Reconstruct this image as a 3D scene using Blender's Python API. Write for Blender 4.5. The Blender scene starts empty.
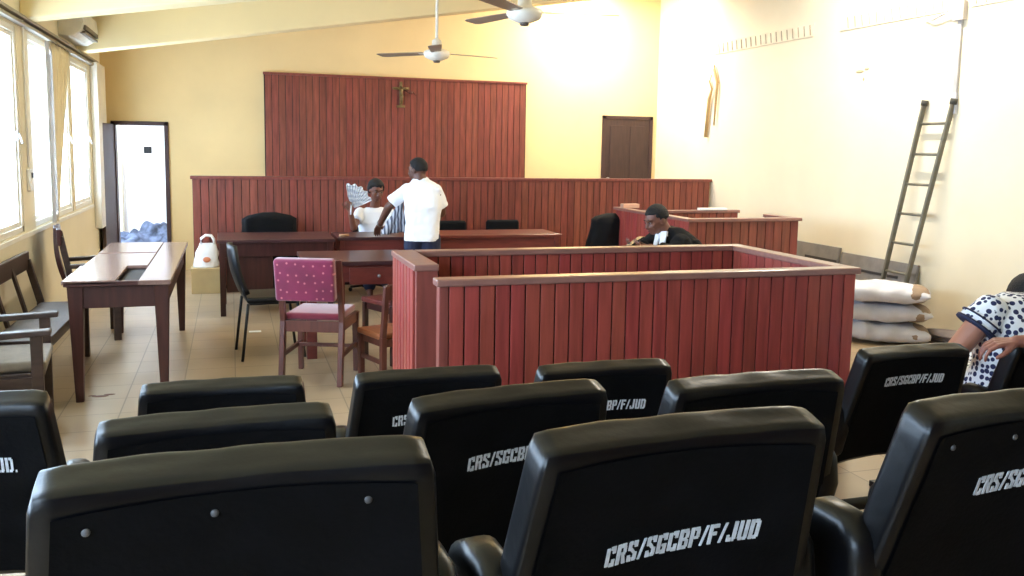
import bpy, bmesh, math, random
from mathutils import Vector, Matrix, Euler, noise
random.seed(7)
PI = math.pi
S = bpy.context.scene
COL = S.collection
V3 = Vector

# ---------------------------------------------------------------- materials
MATS = {}
def nt_new(name):
    m = bpy.data.materials.new(name); m.use_nodes = True
    n = m.node_tree; b = n.nodes['Principled BSDF']
    MATS[name] = m
    return m, n, b

def lin(c):
    r = []
    for v in c[:3]:
        v = v / 255.0
        r.append(v / 12.92 if v <= 0.04045 else ((v + 0.055) / 1.055) ** 2.4)
    return (r[0], r[1], r[2], 1)

def mat(name, col, rough=0.6, metal=0.0, var=0.12, scale=6.0, stretch=(1, 1, 1), bump=0.0, bscale=60.0,
        coat=0.0, island=0.0, sheen=0.0, spec=0.5, detail=4.0, emit=None):
    """col sRGB 0-255; noise variation of the surface's own colour"""
    m, n, b = nt_new(name)
    N, L = n.nodes, n.links
    tc = N.new('ShaderNodeTexCoord'); mp = N.new('ShaderNodeMapping'); mp.inputs['Scale'].default_value = stretch
    L.new(tc.outputs['Object'], mp.inputs['Vector'])
    nz = N.new('ShaderNodeTexNoise'); nz.inputs['Scale'].default_value = scale; nz.inputs['Detail'].default_value = detail
    L.new(mp.outputs['Vector'], nz.inputs['Vector'])
    c = lin(col)
    cr = N.new('ShaderNodeValToRGB')
    cr.color_ramp.elements[0].position = 0.3; cr.color_ramp.elements[1].position = 0.7
    cr.color_ramp.elements[0].color = tuple(max(0, v * (1 - var)) for v in c[:3]) + (1,)
    cr.color_ramp.elements[1].color = tuple(min(1, v * (1 + var)) for v in c[:3]) + (1,)
    L.new(nz.outputs['Fac'], cr.inputs['Fac'])
    out = cr.outputs['Color']
    if island:
        g = N.new('ShaderNodeNewGeometry'); mr = N.new('ShaderNodeMapRange')
        mr.inputs['To Min'].default_value = 1 - island; mr.inputs['To Max'].default_value = 1 + island
        L.new(g.outputs['Random Per Island'], mr.inputs['Value'])
        hs = N.new('ShaderNodeHueSaturation'); L.new(out, hs.inputs['Color']); L.new(mr.outputs['Result'], hs.inputs['Value'])
        mr2 = N.new('ShaderNodeMapRange'); mr2.inputs['To Min'].default_value = 0.497; mr2.inputs['To Max'].default_value = 0.507
        ml = N.new('ShaderNodeMath'); ml.operation = 'MULTIPLY'; ml.inputs[1].default_value = 7.31
        fr = N.new('ShaderNodeMath'); fr.operation = 'FRACT'
        L.new(g.outputs['Random Per Island'], ml.inputs[0]); L.new(ml.outputs[0], fr.inputs[0]); L.new(fr.outputs[0], mr2.inputs['Value'])
        L.new(mr2.outputs['Result'], hs.inputs['Hue'])
        out = hs.outputs['Color']
    L.new(out, b.inputs['Base Color'])
    b.inputs['Roughness'].default_value = rough; b.inputs['Metallic'].default_value = metal
    b.inputs['Specular IOR Level'].default_value = spec
    if coat: b.inputs['Coat Weight'].default_value = coat; b.inputs['Coat Roughness'].default_value = 0.15
    if sheen: b.inputs['Sheen Weight'].default_value = sheen
    if bump:
        n2 = N.new('ShaderNodeTexNoise'); n2.inputs['Scale'].default_value = bscale; n2.inputs['Detail'].default_value = 3
        L.new(mp.outputs['Vector'], n2.inputs['Vector'])
        bp = N.new('ShaderNodeBump'); bp.inputs['Strength'].default_value = bump; bp.inputs['Distance'].default_value = 0.01
        L.new(n2.outputs['Fac'], bp.inputs['Height']); L.new(bp.outputs['Normal'], b.inputs['Normal'])
    if emit:
        b.inputs['Emission Color'].default_value = lin(emit[0]); b.inputs['Emission Strength'].default_value = emit[1]
    return m

M_wallback = mat('wall_yellow_paint', (232, 205, 152), 0.85, var=0.05, scale=1.3, bump=0.05)
M_wallside = mat('wall_cream_paint', (236, 225, 198), 0.85, var=0.04, scale=1.5, bump=0.05)
M_ceil = mat('ceiling_cream_paint', (240, 222, 176), 0.85, var=0.05, scale=1.2)
M_beam = mat('beam_cream_paint', (246, 224, 172), 0.8, var=0.04, scale=1.2)
M_slat = mat('slat_mahogany', (128, 64, 52), 0.42, var=0.28, scale=3, stretch=(12, 12, 1.2), island=0.17, bump=0.08, bscale=30)
M_slatdock = mat('slat_red_mahogany', (150, 64, 58), 0.36, var=0.22, scale=3, stretch=(12, 12, 1.0), island=0.14, bump=0.08, bscale=30)
M_gap = mat('slat_groove_dark', (48, 24, 20), 0.8)
M_rail = mat('rail_wood', (142, 100, 90), 0.28, var=0.15, scale=3, stretch=(3, 12, 12), coat=0.3)
M_railend = mat('post_wood', (128, 66, 58), 0.4, var=0.2, scale=3, stretch=(10, 10, 1))
M_dark = mat('dark_mahogany', (58, 28, 26), 0.28, var=0.3, scale=4, stretch=(8, 8, 1), coat=0.25)
M_darktop = mat('dark_desk_top', (62, 36, 38), 0.3, var=0.3, scale=3, stretch=(1.2, 9, 9), coat=0.3)
M_red = mat('reddish_desk_wood', (104, 46, 40), 0.35, var=0.25, scale=3, stretch=(1.5, 8, 8), coat=0.2)
M_table = mat('worn_brown_tabletop', (128, 100, 90), 0.22, var=0.22, scale=3, stretch=(9, 1.0, 9), coat=0.35)
M_tableleg = mat('brown_red_table_wood', (66, 33, 28), 0.4, var=0.25, scale=4, stretch=(9, 9, 1))
M_chairwood = mat('chair_wood', (92, 48, 38), 0.4, var=0.25, scale=5, stretch=(8, 8, 1.2))
M_orangewood = mat('orange_seat_wood', (150, 88, 54), 0.35, var=0.25, scale=5, stretch=(8, 1.2, 8), coat=0.2)
M_benchwood = mat('worn_dark_bench_wood', (60, 44, 37), 0.4, var=0.3, scale=5, stretch=(7, 1.5, 7), bump=0.1)
M_cushion = mat('faded_tan_upholstery', (112, 99, 82), 0.9, var=0.2, scale=12, bump=0.2, sheen=0.3)
M_vinyl = mat('black_vinyl', (8, 8, 11), 0.34, var=0.35, scale=9, bump=0.10, bscale=25, spec=0.36)
M_board = mat('black_back_board', (6, 6, 8), 0.8, var=0.5, scale=14, bump=0.15, bscale=90, spec=0.12)
M_blackfab = mat('black_cloth', (10, 10, 13), 0.9, var=0.3, scale=12, bump=0.2, spec=0.25)
M_blackplastic = mat('black_plastic', (9, 9, 11), 0.45, spec=0.35)
M_blackmetal = mat('black_metal', (24, 24, 26), 0.4, metal=0.3)
M_steel = mat('screw_steel', (150, 150, 150), 0.35, metal=0.9)
M_white = mat('stencil_white', (205, 208, 214), 0.7, var=0.18, scale=60, detail=2)
M_paper = mat('white_paper', (238, 238, 235), 0.8, var=0.04)
M_wpaint = mat('white_gloss_paint', (240, 236, 226), 0.45, var=0.05)
M_doorwood = mat('door_dark_brown', (60, 40, 36), 0.5, var=0.25, scale=4, stretch=(9, 9, 1))
M_doorframe = mat('door_frame_brown', (66, 42, 40), 0.5, var=0.2, scale=4)
M_box = mat('beige_carton', (186, 160, 112), 0.8, var=0.08, scale=5)
M_plasticbag = mat('white_plastic_bag', (236, 232, 228), 0.35, var=0.06, scale=9, bump=0.3, bscale=20)
M_orange = mat('orange_print', (226, 140, 96), 0.5, var=0.2)
M_sack = mat('woven_white_sack', (204, 204, 214), 0.55, var=0.08, scale=8, bump=0.3, bscale=30)
M_sackmark = mat('sack_dust_stain', (152, 130, 110), 0.8, var=0.2, scale=12)
M_ladder = mat('weathered_ladder_metal', (112, 108, 94), 0.5, metal=0.2, var=0.2, scale=9)
M_grayboard = mat('grey_board', (128, 124, 120), 0.6, var=0.12, scale=3, stretch=(1, 4, 4))
M_slot = mat('dark_slot', (52, 48, 48), 0.7)
M_fan = mat('fan_white_enamel', (228, 220, 205), 0.4)
M_fanblade = mat('fan_blade_metal', (150, 132, 112), 0.4, metal=0.2)
M_bronze = mat('bronze_figure', (128, 108, 70), 0.45, metal=0.4, var=0.25, scale=30)
M_stick = mat('pale_stick_wood', (186, 156, 106), 0.7, var=0.1, scale=10)
M_conduit = mat('conduit_grey_white', (176, 174, 174), 0.5)
M_ac = mat('ac_white_plastic', (226, 222, 208), 0.5)
M_vent = mat('vent_louver', (234, 222, 196), 0.7)
M_ventgap = mat('vent_shadow_gap', (172, 158, 136), 0.8)
M_skin = mat('skin_dark_brown', (92, 56, 42), 0.5, var=0.1, scale=14)
M_skin3 = mat('skin_mid_brown', (142, 90, 76), 0.5, var=0.1, scale=14)
M_skin2 = mat('skin_brown', (116, 72, 56), 0.5, var=0.1, scale=14)
M_skinlight = mat('skin_warm_brown', (176, 120, 98), 0.5, var=0.08, scale=14)
M_hair = mat('hair_black', (18, 15, 15), 0.8, var=0.4, scale=60, bump=0.6, bscale=120)
M_eyew = mat('eye_white', (120, 104, 98), 0.3)
M_eyed = mat('eye_dark', (20, 14, 12), 0.2)
M_lips = mat('lips', (110, 52, 50), 0.45)
M_shirt = mat('white_cotton', (238, 240, 246), 0.85, var=0.03, scale=5, bump=0.35, bscale=9, sheen=0.2)
M_navy = mat('navy_trousers', (34, 38, 62), 0.85, var=0.2, scale=9, bump=0.2)
M_navytrim = mat('navy_trim', (30, 36, 66), 0.8)
M_shoe = mat('shoe_black', (18, 16, 16), 0.35)
M_curtain = mat('cream_curtain', (246, 232, 196), 0.9, var=0.06, scale=5, sheen=0.3)
M_nail = mat('finger_nail', (196, 150, 136), 0.35)
M_tube = mat('lamp_tube', (255, 250, 238), 0.5, emit=((255, 244, 222), 14))

def special_floor():
    m, n, b = nt_new('floor_tiles')
    N, L = n.nodes, n.links
    tc = N.new('ShaderNodeTexCoord'); br = N.new('ShaderNodeTexBrick')
    br.offset = 0.0; br.inputs['Scale'].default_value = 1.0
    br.inputs['Brick Width'].default_value = 0.33; br.inputs['Row Height'].default_value = 0.33
    br.inputs['Mortar Size'].default_value = 0.004; br.inputs['Mortar Smooth'].default_value = 0.2
    br.inputs['Color1'].default_value = lin((182, 158, 127)); br.inputs['Color2'].default_value = lin((172, 149, 119))
    br.inputs['Mortar'].default_value = lin((132, 115, 92))
    L.new(tc.outputs['Object'], br.inputs['Vector'])
    nz = N.new('ShaderNodeTexNoise'); nz.inputs['Scale'].default_value = 1.6; nz.inputs['Detail'].default_value = 7
    L.new(tc.outputs['Object'], nz.inputs['Vector'])
    cr = N.new('ShaderNodeValToRGB'); cr.color_ramp.elements[0].position = .3; cr.color_ramp.elements[1].position = .75
    cr.color_ramp.elements[0].color = (0.72, 0.70, 0.66, 1); cr.color_ramp.elements[1].color = (1, 1, 1, 1)
    L.new(nz.outputs['Fac'], cr.inputs['Fac'])
    mx = N.new('ShaderNodeMix'); mx.data_type = 'RGBA'; mx.blend_type = 'MULTIPLY'; mx.inputs[0].default_value = 0.8
    L.new(br.outputs['Color'], mx.inputs[6]); L.new(cr.outputs['Color'], mx.inputs[7])
    L.new(mx.outputs[2], b.inputs['Base Color'])
    b.inputs['Roughness'].default_value = 0.33
    bp = N.new('ShaderNodeBump'); bp.inputs['Strength'].default_value = 0.25; bp.inputs['Distance'].default_value = 0.004; bp.invert = True
    L.new(br.outputs['Fac'], bp.inputs['Height']); L.new(bp.outputs['Normal'], b.inputs['Normal'])
    return m
M_floor = special_floor()

def special_velvet():
    m, n, b = nt_new('magenta_velvet')
    N, L = n.nodes, n.links
    tc = N.new('ShaderNodeTexCoord')
    vo = N.new('ShaderNodeTexVoronoi'); vo.voronoi_dimensions = '2D'; vo.inputs['Scale'].default_value = 17; vo.inputs['Randomness'].default_value = 0.45
    sp = N.new('ShaderNodeSeparateXYZ'); cb = N.new('ShaderNodeCombineXYZ'); L.new(tc.outputs['Object'], sp.inputs[0]); L.new(sp.outputs['X'], cb.inputs['X']); L.new(sp.outputs['Z'], cb.inputs['Y']); L.new(cb.outputs[0], vo.inputs['Vector'])
    cr = N.new('ShaderNodeValToRGB'); cr.color_ramp.interpolation = 'LINEAR'
    cr.color_ramp.elements[0].position = 0.08; cr.color_ramp.elements[0].color = lin((196, 104, 112))
    cr.color_ramp.elements[1].position = 0.15; cr.color_ramp.elements[1].color = lin((120, 20, 62))
    L.new(vo.outputs['Distance'], cr.inputs['Fac'])
    nz = N.new('ShaderNodeTexNoise'); nz.inputs['Scale'].default_value = 7; nz.inputs['Detail'].default_value = 5
    L.new(tc.outputs['Object'], nz.inputs['Vector'])
    mx = N.new('ShaderNodeMix'); mx.data_type = 'RGBA'; mx.blend_type = 'OVERLAY'; mx.inputs[0].default_value = 0.6
    L.new(cr.outputs['Color'], mx.inputs[6]); L.new(nz.outputs['Fac'], mx.inputs[7])
    L.new(mx.outputs[2], b.inputs['Base Color'])
    b.inputs['Roughness'].default_value = 0.8; b.inputs['Sheen Weight'].default_value = 0.5
    return m
M_velvet = special_velvet()
M_redpad = mat('red_seat_fabric', (122, 32, 48), 0.85, var=0.2, scale=15, sheen=0.5)

def special_dots():
    m, n, b = nt_new('white_navy_dotted_cloth')
    N, L = n.nodes, n.links
    tc = N.new('ShaderNodeTexCoord')
    vo = N.new('ShaderNodeTexVoronoi'); vo.inputs['Scale'].default_value = 33; vo.inputs['Randomness'].default_value = 0.55
    L.new(tc.outputs['Object'], vo.inputs['Vector'])
    cr = N.new('ShaderNodeValToRGB')
    cr.color_ramp.elements[0].position = 0.40; cr.color_ramp.elements[0].color = lin((34, 42, 84))
    cr.color_ramp.elements[1].position = 0.44; cr.color_ramp.elements[1].color = lin((238, 240, 246))
    L.new(vo.outputs['Distance'], cr.inputs['Fac']); L.new(cr.outputs['Color'], b.inputs['Base Color'])
    b.inputs['Roughness'].default_value = 0.8
    return m
M_dots = special_dots()

def special_stripes(name, c1, c2, scale, axis='X', dist=1.5):
    m, n, b = nt_new(name)
    N, L = n.nodes, n.links
    tc = N.new('ShaderNodeTexCoord'); w = N.new('ShaderNodeTexWave')
    w.bands_direction = axis; w.inputs['Scale'].default_value = scale; w.inputs['Distortion'].default_value = dist
    w.inputs['Detail'].default_value = 2
    L.new(tc.outputs['Object'], w.inputs['Vector'])
    cr = N.new('ShaderNodeValToRGB'); cr.color_ramp.elements[0].position = .35; cr.color_ramp.elements[1].position = .65
    cr.color_ramp.elements[0].color = lin(c1); cr.color_ramp.elements[1].color = lin(c2)
    L.new(w.outputs['Color'], cr.inputs['Fac']); L.new(cr.outputs['Color'], b.inputs['Base Color'])
    b.inputs['Roughness'].default_value = 0.7
    return m
M_stripe = special_stripes('striped_grey_cloth', (70, 74, 92), (190, 194, 206), 9, 'X', 3)
M_fanpaper = special_stripes('printed_fan_paper', (212, 216, 226), (244, 245, 248), 7, 'Z', 9)
M_pile = mat('blue_grey_cloth_pile', (96, 106, 130), 0.85, var=0.75, scale=9, bump=0.5, bscale=14)

def glass():
    m = bpy.data.materials.new('clear_window_glass'); m.use_nodes = True
    n = m.node_tree; n.nodes.clear()
    o = n.nodes.new('ShaderNodeOutputMaterial'); mx = n.nodes.new('ShaderNodeMixShader')
    t = n.nodes.new('ShaderNodeBsdfTransparent'); g = n.nodes.new('ShaderNodeBsdfGlossy'); g.inputs['Roughness'].default_value = 0.03
    t.inputs['Color'].default_value = (0.97, 0.98, 1, 1)
    mx.inputs[0].default_value = 0.06
    n.links.new(t.outputs[0], mx.inputs[1]); n.links.new(g.outputs[0], mx.inputs[2]); n.links.new(mx.outputs[0], o.inputs[0])
    return m
M_glass = glass()

# ---------------------------------------------------------------- mesh helpers
def box(bm, x0, x1, y0, y1, z0, z1, mi=0, M=None):
    vs = [bm.verts.new((x, y, z)) for x in (x0, x1) for y in (y0, y1) for z in (z0, z1)]
    if M is not None:
        for v in vs: v.co = M @ v.co
    F = [(0, 1, 3, 2), (4, 6, 7, 5), (0, 4, 5, 1), (2, 3, 7, 6), (0, 2, 6, 4), (1, 5, 7, 3)]
    fs = [bm.faces.new([vs[i] for i in f]) for f in F]
    for f in fs: f.material_index = mi
    return vs

def hexa(bm, pts, mi=0):
    """8 points: bottom 4 (ccw), top 4 (ccw)"""
    vs = [bm.verts.new(p) for p in pts]
    for f in ((3, 2, 1, 0), (4, 5, 6, 7), (0, 1, 5, 4), (1, 2, 6, 5), (2, 3, 7, 6), (3, 0, 4, 7)):
        bm.faces.new([vs[i] for i in f]).material_index = mi
    return vs

def beam(bm, a, b, w, d, up=(0, 0, 1), mi=0, w2=None, d2=None):
    """rectangular bar from a to b, width w (sideways), depth d (along up)"""
    a, b = V3(a), V3(b); t = (b - a).normalized(); u = V3(up)
    s = t.cross(u)
    if s.length < 1e-4: s = t.cross(V3((0, 1, 0)))
    s.normalize(); u = s.cross(t).normalized()
    w2 = w if w2 is None else w2; d2 = d if d2 is None else d2
    P = []
    for p, ww, dd in ((a, w, d), (b, w2, d2)):
        for i, j in ((-1, -1), (1, -1), (1, 1), (-1, 1)):
            P.append(p + s * (i * ww / 2) + u * (j * dd / 2))
    hexa(bm, P, mi)

def tube(bm, pts, r, seg=10, mi=0, caps=True, radii=None):
    pts = [V3(p) for p in pts]; rings = []
    for i, p in enumerate(pts):
        if i == 0: t = pts[1] - p
        elif i == len(pts) - 1: t = p - pts[i - 1]
        else: t = (pts[i + 1] - pts[i - 1])
        t.normalize()
        ref = V3((0, 0, 1)) if abs(t.z) < 0.9 else V3((1, 0, 0))
        s = t.cross(ref).normalized(); u = s.cross(t)
        rr = radii[i] if radii else r
        rings.append([bm.verts.new(p + s * (rr * math.cos(2 * PI * k / seg)) + u * (rr * math.sin(2 * PI * k / seg))) for k in range(seg)])
    for a, b in zip(rings, rings[1:]):
        for k in range(seg):
            f = bm.faces.new((a[k], a[(k + 1) % seg], b[(k + 1) % seg], b[k])); f.material_index = mi; f.smooth = True
    if caps:
        for ring in (rings[0][::-1], rings[-1]):
            bm.faces.new(ring).material_index = mi

def lathe(bm, prof, c=(0, 0, 0), seg=24, mi=0, M=None):
    """prof list of (r,z)"""
    c = V3(c); rings = []
    for r, z in prof:
        rings.append([bm.verts.new(c + V3((r * math.cos(2 * PI * k / seg), r * math.sin(2 * PI * k / seg), z))) for k in range(seg)])
    for a, b in zip(rings, rings[1:]):
        for k in range(seg):
            f = bm.faces.new((a[k], a[(k + 1) % seg], b[(k + 1) % seg], b[k])); f.smooth = True; f.material_index = mi
    bm.faces.new(rings[0][::-1]); bm.faces.new(rings[-1])
    if M is not None:
        for ring in rings:
            for v in ring: v.co = M @ v.co

def ell(bm, c, r, seg=16, M=None, mi=0):
    c = V3(c)
    mm = Matrix.Translation(c) @ Matrix.Diagonal((r[0], r[1], r[2], 1))
    if M is not None: mm = M @ mm
    res = bmesh.ops.create_uvsphere(bm, u_segments=seg, v_segments=max(6, seg // 2), radius=1, matrix=mm)
    fs = set()
    for v in res['verts']:
        for f in v.link_faces: fs.add(f)
    for f in fs: f.smooth = True; f.material_index = mi

def obj(name, bm, m, parent=None, bevel=0, seg=2, loc=None, smooth=False, sub=0, fixn=True):
    if fixn: bmesh.ops.recalc_face_normals(bm, faces=bm.faces[:])
    me = bpy.data.meshes.new(name); bm.to_mesh(me); bm.free()
    for x in (m if isinstance(m, (list, tuple)) else [m]): me.materials.append(x)
    o = bpy.data.objects.new(name, me); COL.objects.link(o)
    if smooth:
        for p in me.polygons: p.use_smooth = True
    if bevel:
        b = o.modifiers.new('bevel', 'BEVEL'); b.width = bevel; b.segments = seg; b.limit_method = 'ANGLE'; b.angle_limit = math.radians(40)
        b.harden_normals = False
    if sub:
        s = o.modifiers.new('sub', 'SUBSURF'); s.levels = sub; s.render_levels = sub
    if loc is not None: o.location = loc
    if parent is not None: o.parent = parent
    return o

def tag(o, label=None, cat=None, group=None, kind=None):
    if label: o['label'] = label
    if cat: o['category'] = cat
    if group: o['group'] = group
    if kind: o['kind'] = kind
    return o

def thing(name, label, cat, loc=(0, 0, 0), rz=0, group=None):
    o = bpy.data.objects.new(name, None); o.empty_display_size = 0.1
    COL.objects.link(o); o.location = loc; o.rotation_euler = (0, 0, rz)
    return tag(o, label, cat, group)

def struct(name, bm, m, **k):
    o = obj(name, bm, m, **k); o['kind'] = 'structure'; return o

def dup(root, loc, rz, label, group=None):
    r = root.copy(); COL.objects.link(r); r.location = loc; r.rotation_euler = (0, 0, rz); r['label'] = label
    if group: r['group'] = group
    for ch in list(root.children):
        c = ch.copy(); COL.objects.link(c); c.parent = r
        for g in list(ch.children):
            d = g.copy(); COL.objects.link(d); d.parent = c
    return r

NB = bmesh.new
# ---------------------------------------------------------------- geometry of the room
XL, XR, YB, YF = -1.5, 6.0, 12.0, -2.2
def zbeam(x): return 2.52 + 0.16 * (x - XL)
def zceil(x): return zbeam(x) + 0.45

bm = NB(); box(bm, XL - 0.3, XR + 0.3, YF - 0.3, YB + 0.3, -0.12, 0)
struct('floor', bm, M_floor)
# raised seating platforms under the gallery chairs
bm = NB(); box(bm, XL, XR, YF, 2.72, 0, 0.172)
struct('floor_platform', bm, M_floor, bevel=0.01)
bm = NB(); box(bm, XL, XR, YF, 1.78, 0.18, 0.353)
struct('floor_platform_upper', bm, M_floor, bevel=0.01)

bm = NB()
hexa(bm, [(XL - .3, YF - .3, zceil(XL - .3)), (XR + .3, YF - .3, zceil(XR + .3)), (XR + .3, YB + .3, zceil(XR + .3)), (XL - .3, YB + .3, zceil(XL - .3)),
          (XL - .3, YF - .3, zceil(XL) + .3), (XR + .3, YF - .3, zceil(XR) + .4), (XR + .3, YB + .3, zceil(XR) + .4), (XL - .3, YB + .3, zceil(XL) + .3)])
struct('ceiling', bm, M_ceil)
for i, yb in enumerate((10.5, 7.93, 5.36, 2.79, 0.22)):
    bm = NB(); y0, y1 = yb - 0.26, yb
    hexa(bm, [(XL, y0, zbeam(XL)), (XR, y0, zbeam(XR)), (XR, y1, zbeam(XR)), (XL, y1, zbeam(XL)),
              (XL, y0, zceil(XL)), (XR, y0, zceil(XR)), (XR, y1, zceil(XR)), (XL, y1, zceil(XL))])
    struct('trim_%d' % (i + 1), bm, M_beam, bevel=0.012)

# back wall with door opening (x -1.40..-0.75, z 0..1.86)
DX0, DX1, DZ = -1.40, -0.74, 1.87
bm = NB()
box(bm, XL - .3, DX0, YB, YB + .15, 0, 4.4); box(bm, DX1, XR + .3, YB, YB + .15, 0, 4.4); box(bm, DX0, DX1, YB, YB + .15, DZ, 4.4)
struct('wall_back', bm, M_wallback)
bm = NB(); box(bm, XR, XR + .2, YF - .3, YB + .15, 0, 4.4)
struct('wall_right', bm, M_wallside)
bm = NB(); box(bm, XL - .3, XR + .3, YF - .2, YF, 0, 4.4)
struct('wall_front', bm, mat('unseen_wall_dark', (92, 66, 54), 0.7))  # unseen wall, coloured dark to dim reflections in the black chairs

# left wall with windows
WIN = [(-1.2, 0.7), (1.05, 3.25), (3.65, 5.05), (5.45, 7.5), (7.9, 9.72), (9.85, 11.0)]
WZ0, WZ1 = 0.92, 2.44
bm = NB()
box(bm, XL - .2, XL, YF - .3, YB + .15, 0, WZ0)
box(bm, XL - .2, XL, YF - .3, YB + .15, WZ1, 4.4)
ys = [YF - .3] + [v for w in WIN for v in w] + [YB + .15]
for a, b in zip(ys[0::2], ys[1::2]): box(bm, XL - .2, XL, a, b, WZ0, WZ1)
struct('wall_left', bm, M_wallside)
# sill ledge and head track
bm = NB(); box(bm, XL, XL + .012, 5.2, 11.05, WZ0 - .05, WZ0 - .012)
struct('trim_6', bm, M_wpaint, bevel=0.005)
bm = NB()
box(bm, XL, XL + .05, 4.8, 11.5, WZ1 + .02, WZ1 + .045); box(bm, XL, XL + .05, 4.8, 11.5, WZ1 + .07, WZ1 + .095)
struct('trim_7', bm, mat('track_grey', (150, 142, 128), 0.5), bevel=0.003)

for i, (a, b) in enumerate(WIN):
    w = bpy.data.objects.new('window_%d' % (i + 1), None); COL.objects.link(w); w.location = (XL + .055, a, WZ0); w['kind'] = 'structure'
    L = b - a; H = WZ1 - WZ0
    bm = NB(); t = 0.045
    box(bm, -.13, -.06, 0, t, 0, H); box(bm, -.13, -.06, L - t, L, 0, H); box(bm, -.13, -.06, 0, L, 0, t); box(bm, -.13, -.06, 0, L, H - t, H)
    obj('window_frame', bm, M_wpaint, w, bevel=0.004)
    nleaf = max(1, round(L / 0.72)); lw = (L - 2 * t) / nleaf
    for k in range(nleaf):
        bm = NB(); y0 = t + k * lw; y1 = y0 + lw; s = 0.035; zz0, zz1 = t, H - t
        box(bm, -.115, -.075, y0, y0 + s, zz0, zz1); box(bm, -.115, -.075, y1 - s, y1, zz0, zz1)
        box(bm, -.114, -.076, y0 + s, y1 - s, zz0, zz0 + s); box(bm, -.114, -.076, y0 + s, y1 - s, zz1 - s, zz1)
        sash = obj('sash', bm, M_wpaint, w, bevel=0.003)
        bm = NB(); box(bm, -.098, -.092, y0 + s, y1 - s, zz0 + s, zz1 - s)
        obj('pane', bm, M_glass, sash)
        bm = NB(); box(bm, -.075, -.055, y1 - s + .004, y1 - .006, H * .45, H * .45 + .07); beam(bm, (-.05, y1 - .018, H * .45 + .05), (-.03, y1 - .018, H * .45 - .02), .012, .012)
        obj('latch', bm, M_steel, sash)

# casement leaf opened inwards in the middle window (its edge frame seen obliquely)
t = thing('casement_leaf', 'grey-framed glazed window leaf swung inward beside the cream curtain', 'window leaf', (XL + .02, 8.62, WZ0 + .03), math.radians(8))
bm = NB(); Lc, Hc = .70, 1.44
for a in ((0, .035, 0, Hc), (Lc - .035, Lc, 0, Hc)): box(bm, .0, .03, -a[1], -a[0], a[2], a[3])
box(bm, .001, .029, -Lc + .035, -.035, 0, .05); box(bm, .001, .029, -Lc + .035, -.035, Hc - .05, Hc)
obj('leaf_frame', bm, mat('leaf_grey_paint', (176, 168, 160), 0.5), t, bevel=.003)
bm = NB(); box(bm, .012, .018, -Lc + .035, -.035, .05, Hc - .05); obj('pane', bm, M_glass, t)

# cream curtain gathered to a narrow tail
def curtain():
    bm = NB(); nu, nv = 40, 24; G = []
    for j in range(nv + 1):
        v = j / nv
        z = 2.46 - v * 1.56
        y0 = 8.66 + 0.02 * v; y1 = 9.72 - (1.0) * v ** 0.9
        row = []
        for i in range(nu + 1):
            u = i / nu
            x = XL + .02 + 0.014 * math.sin(u * 7 * 2 * PI + v) * (1 - .3 * v)
            row.append(bm.verts.new((x, y0 + (y1 - y0) * u, z)))
        G.append(row)
    for j in range(nv):
        for i in range(nu):
            bm.faces.new((G[j][i], G[j + 1][i], G[j + 1][i + 1], G[j][i + 1])).smooth = True
    o = obj('curtain', bm, M_curtain)
    s = o.modifiers.new('thick', 'SOLIDIFY'); s.thickness = 0.004
    tag(o, 'cream window curtain pulled to a narrow tail over the left windows', 'curtain')
curtain()

# white shutter board at the end of the windows
t = thing('window_shutter', 'tall white shutter leaf at the far end of the left windows', 'shutter', (XL + .004, 11.12, 0.62), 0)
bm = NB(); box(bm, 0, .075, 0, .68, 0, 1.88); obj('shutter_board', bm, M_wpaint, t, bevel=.004)
for hz in (.3, 1.4):
    bm = NB(); box(bm, .075, .08, .02, .05, hz, hz + .12); obj('hinge', bm, M_wpaint, t)

# switch box on the pier, wires
o = thing('wall_switch', 'small white switch box on the pier between left windows', 'switch', (XL, 7.69, 1.22))
bm = NB(); box(bm, 0, .03, -.045, .045, 0, .17); obj('switch_box', bm, M_wpaint, o, bevel=.006)
bm = NB(); box(bm, .03, .038, -.02, .02, .1, .14); obj('rocker', bm, M_blackplastic, o, bevel=.002)
bm = NB(); tube(bm, [(XL + .01, 7.69, 1.4), (XL + .012, 7.68, 2.0), (XL + .01, 7.70, 2.5), (XL + .012, 7.66, 2.78)], .008, 8)
tag(obj('cable', bm, M_wpaint), 'thin white cable running up the pier from the switch box', 'cable')

# air conditioner
def ac():
    t = thing('air_conditioner', 'white split air conditioner high on the left wall between beams', 'air conditioner', (XL, 9.25, 2.58))
    bm = NB(); prof = [(0, 0), (.12, 0), (.2, .05), (.22, .14), (.21, .25), (.17, .28), (0, .28)]
    a = [bm.verts.new((x, 0, z)) for x, z in prof]; b = [bm.verts.new((x, .95, z)) for x, z in prof]
    bm.faces.new(a); bm.faces.new(b[::-1])
    for i in range(len(prof)): bm.faces.new((a[i], b[i], b[(i + 1) % 7], a[(i + 1) % 7]))
    obj('casing', bm, M_ac, t, bevel=.008)
    bm = NB(); box(bm, .15, .222, .06, .89, .035, .055); box(bm, .19, .229, .06, .89, .07, .11)
    obj('outlet_louver', bm, mat('ac_outlet', (110, 98, 84), .6), t)
ac()

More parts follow.
